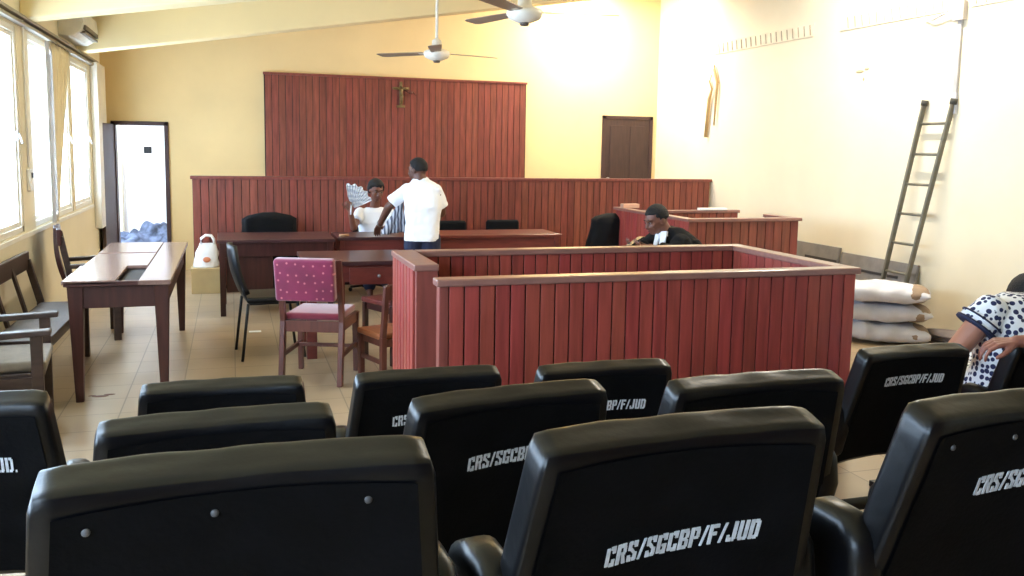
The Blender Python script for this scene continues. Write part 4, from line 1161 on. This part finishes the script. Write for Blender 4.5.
# --- seated woman fanning herself
def woman_fan():
    t = thing('person', 'person in white blouse seated behind the desk waving a paper fan', 'person', (1.5, 9.72, 0))
    O = V3((1.5, 9.72, 0)); L = lambda p: V3(p) - O
    hc = L((1.50, 9.68, 1.135)); MH = basis(hc, (.22, -1, -.28))
    bm = NB(); head_into(bm, MH)
    chain(bm, [hc + V3((0, .01, -.06)), L((1.49, 9.74, .92))], [.05, .056])
    shR, shL = L((1.33, 9.72, .91)), L((1.66, 9.74, .90))
    chain(bm, [shR + V3((0, 0, -.02)), shL + V3((0, 0, -.02))], [.038, .038])
    loft(bm, [(L((1.5, 9.82, .42)), (.16, 0, 0), (0, .11, 0)), (L((1.5, 9.78, .6)), (.13, 0, 0), (0, .1, 0)), (L((1.49, 9.75, .85)), (.15, 0, 0), (0, .09, 0))])
    elR, wrR = L((1.235, 9.52, .745)), L((1.19, 9.44, .925))
    chain(bm, [shR + V3((0, 0, -.02)), elR, wrR], [.038, .038, .026])
    MR = basis(wrR, (-.15, -.1, 1), (0.3, 1, 0), 1); hand_into(bm, MR, (.9, 1.1, .8), .95, 1, 1)
    elL, wrL = L((1.70, 9.55, .74)), L((1.56, 9.36, .765))
    chain(bm, [shL + V3((0, 0, -.02)), elL, wrL], [.038, .038, .026]); hand_into(bm, basis(wrL, (-1, -.3, -.15)), (.3, .4, .3), .9, -1)
    for s in (-1, 1): chain(bm, [L((1.5 + s * .09, 9.85, .46)), L((1.5 + s * .1, 9.48, .45)), L((1.5 + s * .1, 9.5, .07)), L((1.5 + s * .11, 9.38, .03))], [.085, .06, .04, .03])
    body = remesh('body', bm, M_skin2, t, .0065, 3)
    face_parts(MH, body); hair_cap(MH, t, .016, -.03)
    bm = NB()
    loft(bm, [(L((1.5, 9.82, .44)), (.19, 0, 0), (0, .14, 0)), (L((1.5, 9.79, .6)), (.16, 0, 0), (0, .125, 0)), (L((1.49, 9.74, .78)), (.185, 0, 0), (0, .12, 0)), (L((1.49, 9.74, .90)), (.175, 0, 0), (0, .09, 0)), (L((1.49, 9.74, .945)), (.09, 0, 0), (0, .065, 0))])
    dz = V3((0, 0, -.02)); chain(bm, [shR + dz, shR.lerp(elR, .6)], [.056, .066], ends=(1, 0)); chain(bm, [shL + dz, shL.lerp(elL, .6)], [.056, .066], ends=(1, 0))
    remesh('blouse', bm, M_shirt, t, .009, 3, .006, 3)
    bm = NB()
    for s in (-1, 1): chain(bm, [L((1.5 + s * .09, 9.85, .47)), L((1.5 + s * .1, 9.48, .47)), L((1.5 + s * .1, 9.5, .12))], [.1, .08, .07])
    remesh('trousers', bm, M_navy, t, .012, 3)
    # the fan
    f = thing('paper_fan', 'white printed paper fan raised in the hand of the seated person', 'fan', (1.19, 9.41, .95))
    bm = NB(); n = 22; r0, r1 = .04, .26; rows = []
    for i in range(n + 1):
        a = D(20) + D(82) * i / n; dy = .008 * (1 if i % 2 else -1)
        c, s = math.cos(a), math.sin(a)
        rr = r1 * (1 + .05 * math.sin(i * 1.3))
        rows.append([bm.verts.new((r0 * c * .7 + .01, dy, r0 * s)), bm.verts.new((rr * .55 * c, dy * 2 + .01, rr * .55 * s)), bm.verts.new((rr * c * .88, dy * 3 + .0, rr * s))])
    for a, b in zip(rows, rows[1:]):
        for k in range(2): bm.faces.new((a[k], a[k + 1], b[k + 1], b[k]))
    o = obj('fan_leaf', bm, M_fanpaper, f); s = o.modifiers.new('t', 'SOLIDIFY'); s.thickness = .002
    bm = NB(); tube(bm, [(0.0, 0, -.06), (0.01, 0, .06)], .008, 8); obj('fan_handle', bm, M_paper, f)
    office_chair('black office chair the fan-waving person sits on', (1.5, 9.86, 0), PI, w=.40, top=.78)
woman_fan()

# --- standing man in white shirt
def man_standing():
    O = V3((1.76, 8.38, 0)); t = thing('person', 'person in white short-sleeved shirt standing with back turned at the desk', 'person', O)
    L = lambda p: V3(p) - O
    hc = L((1.70, 8.42, 1.395)); MH = basis(hc, (-.75, .75, -.15), s=.97)
    shL, shR = L((1.59, 8.48, 1.235)), L((1.885, 8.33, 1.215))
    bm = NB(); head_into(bm, MH)
    chain(bm, [hc + V3((.015, -.02, -.05)), L((1.735, 8.38, 1.24))], [.058, .065]); dd = V3((0, 0, -.06)); chain(bm, [shL + dd, shR + dd], [.03, .03])
    rv = V3((.95, -.3, 0)); fv = V3((.3, .95, 0))
    loft(bm, [(L((1.73, 8.36, .78)), rv * .14, fv * .1), (L((1.745, 8.36, 1.0)), rv * .14, fv * .1), (L((1.74, 8.38, 1.19)), rv * .14, fv * .08)])
    elL, wrL = L((1.45, 8.56, 1.03)), L((1.385, 8.73, .84)); elR, wrR = L((1.945, 8.42, .98)), L((1.895, 8.62, .86))
    chain(bm, [shL + dd, elL, wrL], [.042, .042, .028]); hand_into(bm, basis(wrL, (-.1, .8, -.6)), (.3, .4, .3), .95, 1)
    chain(bm, [shR + dd, elR, wrR], [.042, .042, .028]); hand_into(bm, basis(wrR, (-.3, .7, -.5)), (.3, .4, .3), .95, -1)
    hips = [L((1.66, 8.36, .76)), L((1.81, 8.32, .76))]; kn = [L((1.655, 8.42, .42)), L((1.83, 8.34, .42))]; an = [L((1.65, 8.36, .08)), L((1.85, 8.28, .08))]
    for h, k, a in zip(hips, kn, an): chain(bm, [h, k, a, a + V3((-.03, .14, -.04))], [.085, .055, .04, .03])
    body = remesh('body', bm, M_skin, t, .0065, 3)
    face_parts(MH, body); hair_cap(MH, t, .006, -.01)
    bm = NB()
    loft(bm, [(L((1.73, 8.35, .72)), rv * .168, fv * .145), (L((1.74, 8.355, .9)), rv * .165, fv * .125), (L((1.745, 8.36, 1.05)), rv * .18, fv * .125),
              (L((1.742, 8.385, 1.17)), rv * .18, fv * .115), (L((1.738, 8.39, 1.25)), rv * .15, fv * .09), (L((1.73, 8.395, 1.295)), rv * .085, fv * .07), (L((1.73, 8.395, 1.32)), rv * .065, fv * .06)])
    dz = V3((0, 0, -.03)); chain(bm, [shL + dz + (shR - shL) * .08, shL.lerp(elL, .80)], [.062, .07], ends=(1, 0)); chain(bm, [shR + dz + (shL - shR) * .08, shR.lerp(elR, .75)], [.07, .072], ends=(1, 0))
    remesh('shirt', bm, M_shirt, t, .009, 3, .008, 8)
    bm = NB()
    for h, k, a in zip(hips, kn, an): chain(bm, [h + V3((0, 0, -.02)), k, a + V3((0, 0, .02))], [.10, .08, .065])
    remesh('trousers', bm, M_navy, t, .011, 3, .005)
    for a in an:
        bm = NB(); ell(bm, a + V3((-.02, .05, -.035)), (.045, .13, .045), 16); obj('shoe', bm, M_shoe, t)
    # wrist watch
    bm = NB(); Mw = basis(wrL, wrL - elL); 
    lathe(bm, [(.031, -.008), (.034, -.008), (.034, .008), (.031, .008)], M=basis(wrL - (wrL - elL).normalized() * .02, (0, 0, 1), (wrL - elL).normalized())); obj('wristwatch', bm, M_steel, t)
    # striped cloth over his arm
    bm = NB(); n, mm = 18, 16; rows = []
    for j in range(mm + 1):
        v = j / mm; row = []
        for i in range(n + 1):
            u = i / n
            x = 1.57 - .02 * v - (.17 * v ** .8) * (1 - u) ; z = 1.075 - .31 * v ** 1.1 + .02 * u; y = 8.52 + .1 * u * v + .02 * math.sin(u * 16 + v * 3) * (.3 + v)
            row.append(bm.verts.new((x + .12 * u * v * .6, y, z)))
        rows.append(row)
    for a, b in zip(rows, rows[1:]):
        for k in range(n): bm.faces.new((a[k], b[k], b[k + 1], a[k + 1])).smooth = True
    o = obj('striped_cloth', bm, M_stripe); s = o.modifiers.new('t', 'SOLIDIFY'); s.thickness = .02
    tag(o, 'grey and white striped cloth bundle held under the arm of the standing person', 'cloth')
man_standing()

# --- robed man seated, looking down at his phone
def stool():
    t = thing('wooden_stool', 'low wooden stool under the robed person behind the dock', 'stool', (3.44, 6.3, 0))
    bm = NB(); box(bm, -.17, .17, -.17, .17, .38, .415); obj('seat', bm, M_chairwood, t, bevel=.008)
    for a in (-1, 1):
        for b in (-1, 1):
            bm = NB(); beam(bm, (a * .15, b * .15, 0), (a * .13, b * .13, .38), .035, .035, up=(0, 1, 0)); obj('leg', bm, M_chairwood, t, bevel=.003)
    bm = NB(); beam(bm, (-.14, -.14, .15), (.14, -.14, .15), .02, .025); beam(bm, (-.14, .14, .15), (.14, .14, .15), .02, .025); obj('stretcher', bm, M_chairwood, t)
def lawyer():
    O = V3((3.40, 6.3, 0)); t = thing('person', 'person in black robe and white bands seated by the dock looking at phone', 'person', O)
    L = lambda p: V3(p) - O
    hc = L((3.175, 6.3, 1.075)); MH = basis(hc, (-1, -.12, -.42), s=1.0)
    shN, shF = L((3.31, 6.13, .885)), L((3.27, 6.46, .90))
    bm = NB(); head_into(bm, MH); chain(bm, [hc + V3((.04, 0, -.04)), L((3.28, 6.29, .93))], [.056, .065]); chain(bm, [shN, shF], [.035, .035])
    loft(bm, [(L((3.45, 6.3, .42)), (0, .16, 0), (.11, 0, 0)), (L((3.40, 6.3, .65)), (0, .14, 0), (.1, 0, 0)), (L((3.31, 6.3, .88)), (0, .17, 0), (.09, 0, 0))])
    elN, wrN = L((3.22, 6.06, .80)), L((3.07, 6.17, .87)); elF, wrF = L((3.17, 6.50, .78)), L((3.06, 6.34, .86))
    chain(bm, [shN, elN, wrN], [.035, .035, .027]); chain(bm, [shF, elF, wrF], [.035, .035, .027])
    hand_into(bm, basis(wrN, (-1, .1, .12), (0, 0, -1)), (.4, .6, .5), .85, -1); hand_into(bm, basis(wrF, (-1, -.1, .12), (0, 0, -1)), (.4, .6, .5), .85, 1)
    for s in (-1, 1): chain(bm, [L((3.45, 6.3 + s * .09, .47)), L((3.02, 6.3 + s * .1, .46)), L((3.04, 6.3 + s * .1, .07)), L((2.94, 6.3 + s * .1, .03))], [.09, .062, .042, .03])
    body = remesh('body', bm, M_skin2, t, .0065, 3); face_parts(MH, body); hair_cap(MH, t, .006, .0)
    bm = NB()
    loft(bm, [(L((3.46, 6.3, .42)), (0, .23, 0), (.17, 0, 0)), (L((3.44, 6.3, .65)), (0, .20, 0), (.17, 0, 0)), (L((3.41, 6.3, .84)), (0, .22, 0), (.17, 0, 0)), (L((3.37, 6.3, .92)), (0, .21, 0), (.135, 0, 0)), (L((3.33, 6.3, .985)), (0, .12, 0), (.09, 0, 0)), (L((3.31, 6.3, 1.015)), (0, .075, 0), (.06, 0, 0))])
    chain(bm, [shN, elN, elN.lerp(wrN, .7)], [.088, .085, .075], ends=(1, 0)); chain(bm, [shF, elF, elF.lerp(wrF, .7)], [.085, .08, .075], ends=(1, 0))
    for s in (-1, 1): chain(bm, [L((3.42, 6.3 + s * .09, .48)), L((3.05, 6.3 + s * .1, .47)), L((3.06, 6.3 + s * .1, .2))], [.12, .1, .09])
    remesh('black_robe', bm, M_blackfab, t, .01, 3, .008, 4)
    bm = NB()
    beam(bm, L((3.215, 6.235, .985)), L((3.175, 6.20, .80)), .07, .012, up=(-1, -.3, .3), w2=.05); beam(bm, L((3.20, 6.30, .97)), L((3.15, 6.28, .80)), .07, .012, up=(-1, 0, .3), w2=.05)
    tube(bm, [L((3.24, 6.22, .965)), L((3.215, 6.3, .955)), L((3.24, 6.37, .965))], .02, 10)
    obj('white_bands', bm, M_shirt, t, bevel=.003)
    for s in (-1, 1):
        bm = NB(); ell(bm, L((2.97, 6.3 + s * .1, .045)), (.13, .045, .044), 14); obj('shoe', bm, M_shoe, t)
    f = thing('mobile_phone', 'black mobile phone held by the robed person', 'phone', (2.975, 6.25, .905), 0)
    bm = NB(); M = Matrix.Rotation(D(-28), 4, 'Y') @ Matrix.Rotation(.2, 4, 'Z'); box(bm, -.075, .075, -.04, .04, -.006, .006, 0, M); obj('case', bm, M_blackplastic, f, bevel=.004)
    bm = NB(); box(bm, -.068, .068, -.034, .034, .006, .0075, 0, M); obj('screen', bm, mat('phone_glass', (60, 66, 78), .1), f)
    stool()
lawyer()

# --- woman in dotted dress, seated with her back turned
def woman_dots():
    O = V3((3.45, 3.30, 0)); t = thing('person', 'person in white dress with navy dots seated facing away at right edge', 'person', O)
    L = lambda p: V3(p) - O
    hc = L((3.79, 3.48, .905)); MH = basis(hc, (.1, 1, -.8))
    shL, shR = L((3.315, 3.27, .905)), L((3.70, 3.27, .92))
    bm = NB(); head_into(bm, MH); chain(bm, [hc + V3((0, -.03, -.05)), L((3.58, 3.30, .90))], [.045, .055]); chain(bm, [shL, shR], [.055, .055])
    loft(bm, [(L((3.52, 3.3, .46)), (.17, 0, 0), (0, .11, 0)), (L((3.51, 3.27, .65)), (.14, 0, 0), (0, .1, 0)), (L((3.51, 3.27, .86)), (.16, 0, 0), (0, .1, 0))])
    elL, wrL = L((3.17, 3.32, .70)), L((3.10, 3.52, .62)); elR, wrR = L((3.86, 3.4, .68)), L((3.8, 3.62, .62))
    chain(bm, [shL, elL, wrL], [.062, .05, .032]); chain(bm, [shR, elR, wrR], [.062, .05, .032])
    hand_into(bm, basis(wrL, (0, 1, -.2)), (.4, .5, .4), .95, 1); hand_into(bm, basis(wrR, (0, 1, -.2)), (.4, .5, .4), .95, -1)
    for s in (-1, 1): chain(bm, [L((3.52 + s * .09, 3.3, .5)), L((3.52 + s * .1, 3.75, .5)), L((3.52 + s * .1, 3.76, .08)), L((3.52 + s * .1, 3.87, .03))], [.1, .07, .045, .03])
    body = remesh('body', bm, M_skinlight, t, .0065, 3); face_parts(MH, body)
    h = hair_cap(MH, t, .028, -.06)
    bm = NB()
    loft(bm, [(L((3.50, 3.30, .45)), (.24, 0, 0), (0, .16, 0)), (L((3.50, 3.29, .6)), (.20, 0, 0), (0, .14, 0)), (L((3.50, 3.27, .76)), (.20, 0, 0), (0, .14, 0)), (L((3.505, 3.28, .88)), (.205, 0, 0), (0, .12, 0)), (L((3.515, 3.29, .955)), (.15, 0, 0), (0, .09, 0)), (L((3.52, 3.30, .98)), (.08, 0, 0), (0, .06, 0))])
    a, b = shL, shL.lerp(elL, .36); chain(bm, [a, b], [.08, .098], ends=(1, 0)); a2, b2 = shR, shR.lerp(elR, .36); chain(bm, [a2, b2], [.08, .098], ends=(1, 0))
    for s in (-1, 1): chain(bm, [L((3.51 + s * .1, 3.32, .5)), L((3.52 + s * .11, 3.72, .5)), L((3.52 + s * .12, 3.78, .3))], [.12, .1, .12])
    chain(bm, [L((3.33, 3.24, .5)), L((3.32, 3.25, .30))], [.07, .10])
    remesh('dress', bm, M_dots, t, .008, 3, .005, 2)
    bm = NB()
    for q, e in ((b, elL), (b2, elR)):
        ax = (e - q).normalized(); Mx = basis(q, ax.cross(V3((0, 1, 0))), ax)
        lathe(bm, [(.088, -.006), (.104, -.006), (.104, .010), (.088, .010)], M=Mx)
        obj('sleeve_trim', bm, M_navytrim, t); bm = NB()
    lathe(bm, [(.088, -.04), (.101, -.04), (.103, -.033), (.088, -.033)], M=basis(b, (elL - b).normalized().cross(V3((0, 1, 0))), (elL - b).normalized()))
    obj('sleeve_trim', bm, M_navytrim, t)
    for s in (-1, 1):
        bm = NB(); ell(bm, L((3.52 + s * .1, 3.84, .04)), (.042, .11, .04), 14); obj('shoe', bm, M_shoe, t)
woman_dots()
bpy.data.objects['person.003'].location.x += .095
bpy.data.objects['person.003'].location.z -= .028

# --- person mostly outside the frame, hand resting on a chair back
def hand_person():
    O = V3((4.16, 2.4, .19)); t = thing('person', 'person in white sleeve whose hand grips the chair top at right edge', 'person', O)
    L = lambda p: V3(p) - O
    shN, shF = L((3.97, 2.42, 1.17)), L((4.36, 2.40, 1.17)); hc = L((4.15, 2.5, 1.42)); MH = basis(hc, (-.3, 1, -.05))
    bm = NB(); head_into(bm, MH); chain(bm, [hc + V3((0, -.02, -.05)), L((4.16, 2.42, 1.2))], [.056, .065]); chain(bm, [shN, shF], [.055, .055])
    loft(bm, [(L((4.16, 2.42, .64)), (.16, 0, 0), (0, .11, 0)), (L((4.16, 2.4, .85)), (.14, 0, 0), (0, .1, 0)), (L((4.16, 2.41, 1.12)), (.17, 0, 0), (0, .1, 0))])
    el, wr = L((3.62, 2.72, .84)), L((3.225, 2.90, .815)); chain(bm, [shN, el, wr], [.055, .044, .026])
    MHn = basis(wr, (-.88, .32, -.10), (0.0, -.25, 1)); hand_into(bm, MHn, (.42, .62, .40), 1.0, -1, thumb=.4, spread=1.5)
    elR, wrR = L((4.45, 2.6, .9)), L((4.3, 2.85, .8)); chain(bm, [shF, elR, wrR], [.055, .044, .028]); hand_into(bm, basis(wrR, (-.3, 1, -.2)), (.3, .4, .3), 1, -1)
    for s in (-1, 1): chain(bm, [L((4.16 + s * .09, 2.42, .69)), L((4.16 + s * .1, 2.85, .68)), L((4.16 + s * .1, 2.86, .09)), L((4.16 + s * .1, 2.96, .04))], [.09, .062, .042, .03])
    body = remesh('body', bm, M_skin3, t, .0045, 2); face_parts(MH, body); hair_cap(MH, t, .008, -.02)
    bm = NB()
    loft(bm, [(L((4.16, 2.42, .62)), (.2, 0, 0), (0, .15, 0)), (L((4.16, 2.4, .85)), (.19, 0, 0), (0, .14, 0)), (L((4.16, 2.41, 1.1)), (.2, 0, 0), (0, .13, 0)), (L((4.16, 2.41, 1.2)), (.16, 0, 0), (0, .09, 0)), (L((4.16, 2.42, 1.25)), (.07, 0, 0), (0, .07, 0))])
    chain(bm, [shN, el, el.lerp(wr, .86)], [.075, .062, .046], ends=(1, 0)); chain(bm, [shF, elR, elR.lerp(wrR, .86)], [.075, .062, .046], ends=(1, 0))
    remesh('shirt', bm, M_shirt, t, .008, 3, .004, 5)
    bm = NB()
    for s in (-1, 1): chain(bm, [L((4.16 + s * .09, 2.42, .70)), L((4.16 + s * .1, 2.82, .70)), L((4.16 + s * .1, 2.86, .14))], [.11, .085, .07])
    remesh('trousers', bm, M_navy, t, .012, 3)
hand_person()
bpy.data.objects['person.004'].location.x -= .045
bpy.data.objects['person.004'].location.z += .008

# ---------------------------------------------------------------- light
w = bpy.data.worlds.new('World'); S.world = w; w.use_nodes = True
bg = w.node_tree.nodes['Background']; bg.inputs[0].default_value = (0.60, 0.79, 1.0, 1); bg.inputs[1].default_value = SKY = 15.0
def area(name, loc, rot, sx, sy, power, col=(1, 1, 1), portal=False):
    l = bpy.data.lights.new(name, 'AREA'); l.shape = 'RECTANGLE'; l.size = sx; l.size_y = sy; l.energy = power; l.color = col
    if portal: l.cycles.is_portal = True
    o = bpy.data.objects.new(name, l); COL.objects.link(o); o.location = loc; o.rotation_euler = rot; return o
for a, b in WIN:
    area('window_portal', (XL - .19, (a + b) / 2, (WZ0 + WZ1) / 2), (0, -PI / 2, 0), WZ1 - WZ0, b - a, 1, portal=True)
# added area light that brightens the closed little back room
area('back_room_fill', (-1.0, 13.3, 2.9), (0, 0, 0), 1.2, 1.2, 26, (.95, .97, 1))
# ceiling tubes out of view above; the one over the ladder is added
def tube_lamp(x, y, z, label, power):
    t = thing('fluorescent_lamp', label, 'lamp', (x, y, z), 0, 'fluorescent ceiling lamps')
    bm = NB(); box(bm, -.04, .04, -.62, .62, .03, .08); obj('lamp_housing', bm, M_wpaint, t, bevel=.004)
    bm = NB(); tube(bm, [(0, -.6, 0), (0, .6, 0)], .018, 12); obj('lamp_tube', bm, M_tube, t)
    l = bpy.data.lights.new('tube_light', 'AREA'); l.shape = 'RECTANGLE'; l.size = .06; l.size_y = 1.2; l.energy = power; l.color = (1, .95, .84)
    o = bpy.data.objects.new('tube_light', l); COL.objects.link(o); o.parent = t; o.location = (0, 0, -.03)
tube_lamp(4.75, 11.1, zceil(4.75) - .1, 'white fluorescent tube lamp above the dark door near the back wall', 110)
tube_lamp(5.1, 6.6, zceil(5.1) - .1, 'added white tube lamp on the ceiling, brightening the wall above the ladder', 90)  # added lamp in place of daylight on the right wall

# ---------------------------------------------------------------- camera
cam = bpy.data.cameras.new('Camera'); co = bpy.data.objects.new('Camera', cam); COL.objects.link(co); S.camera = co
F, YAW, PIT, ROL, CY = 888.5, .306476, .1176595, .0167405, 254.467
fw = V3((math.sin(YAW) * math.cos(PIT), math.cos(YAW) * math.cos(PIT), -math.sin(PIT)))
r = V3((math.cos(YAW), -math.sin(YAW), 0)); u = r.cross(fw)
r2 = r * math.cos(ROL) + u * math.sin(ROL); u2 = u * math.cos(ROL) - r * math.sin(ROL)
M = Matrix((r2, u2, -fw)).transposed().to_4x4(); M.translation = (0, 0, 1.6)
co.matrix_world = M
cam.sensor_width = 36; cam.lens = F / 1024 * 36; cam.shift_y = -(288 - CY) / 1024; cam.clip_start = .02
S.view_settings.view_transform = 'Standard'; S.view_settings.look = 'None'; S.view_settings.gamma = 1
S.view_settings.exposure = 0.5
S.view_settings.use_curve_mapping = False
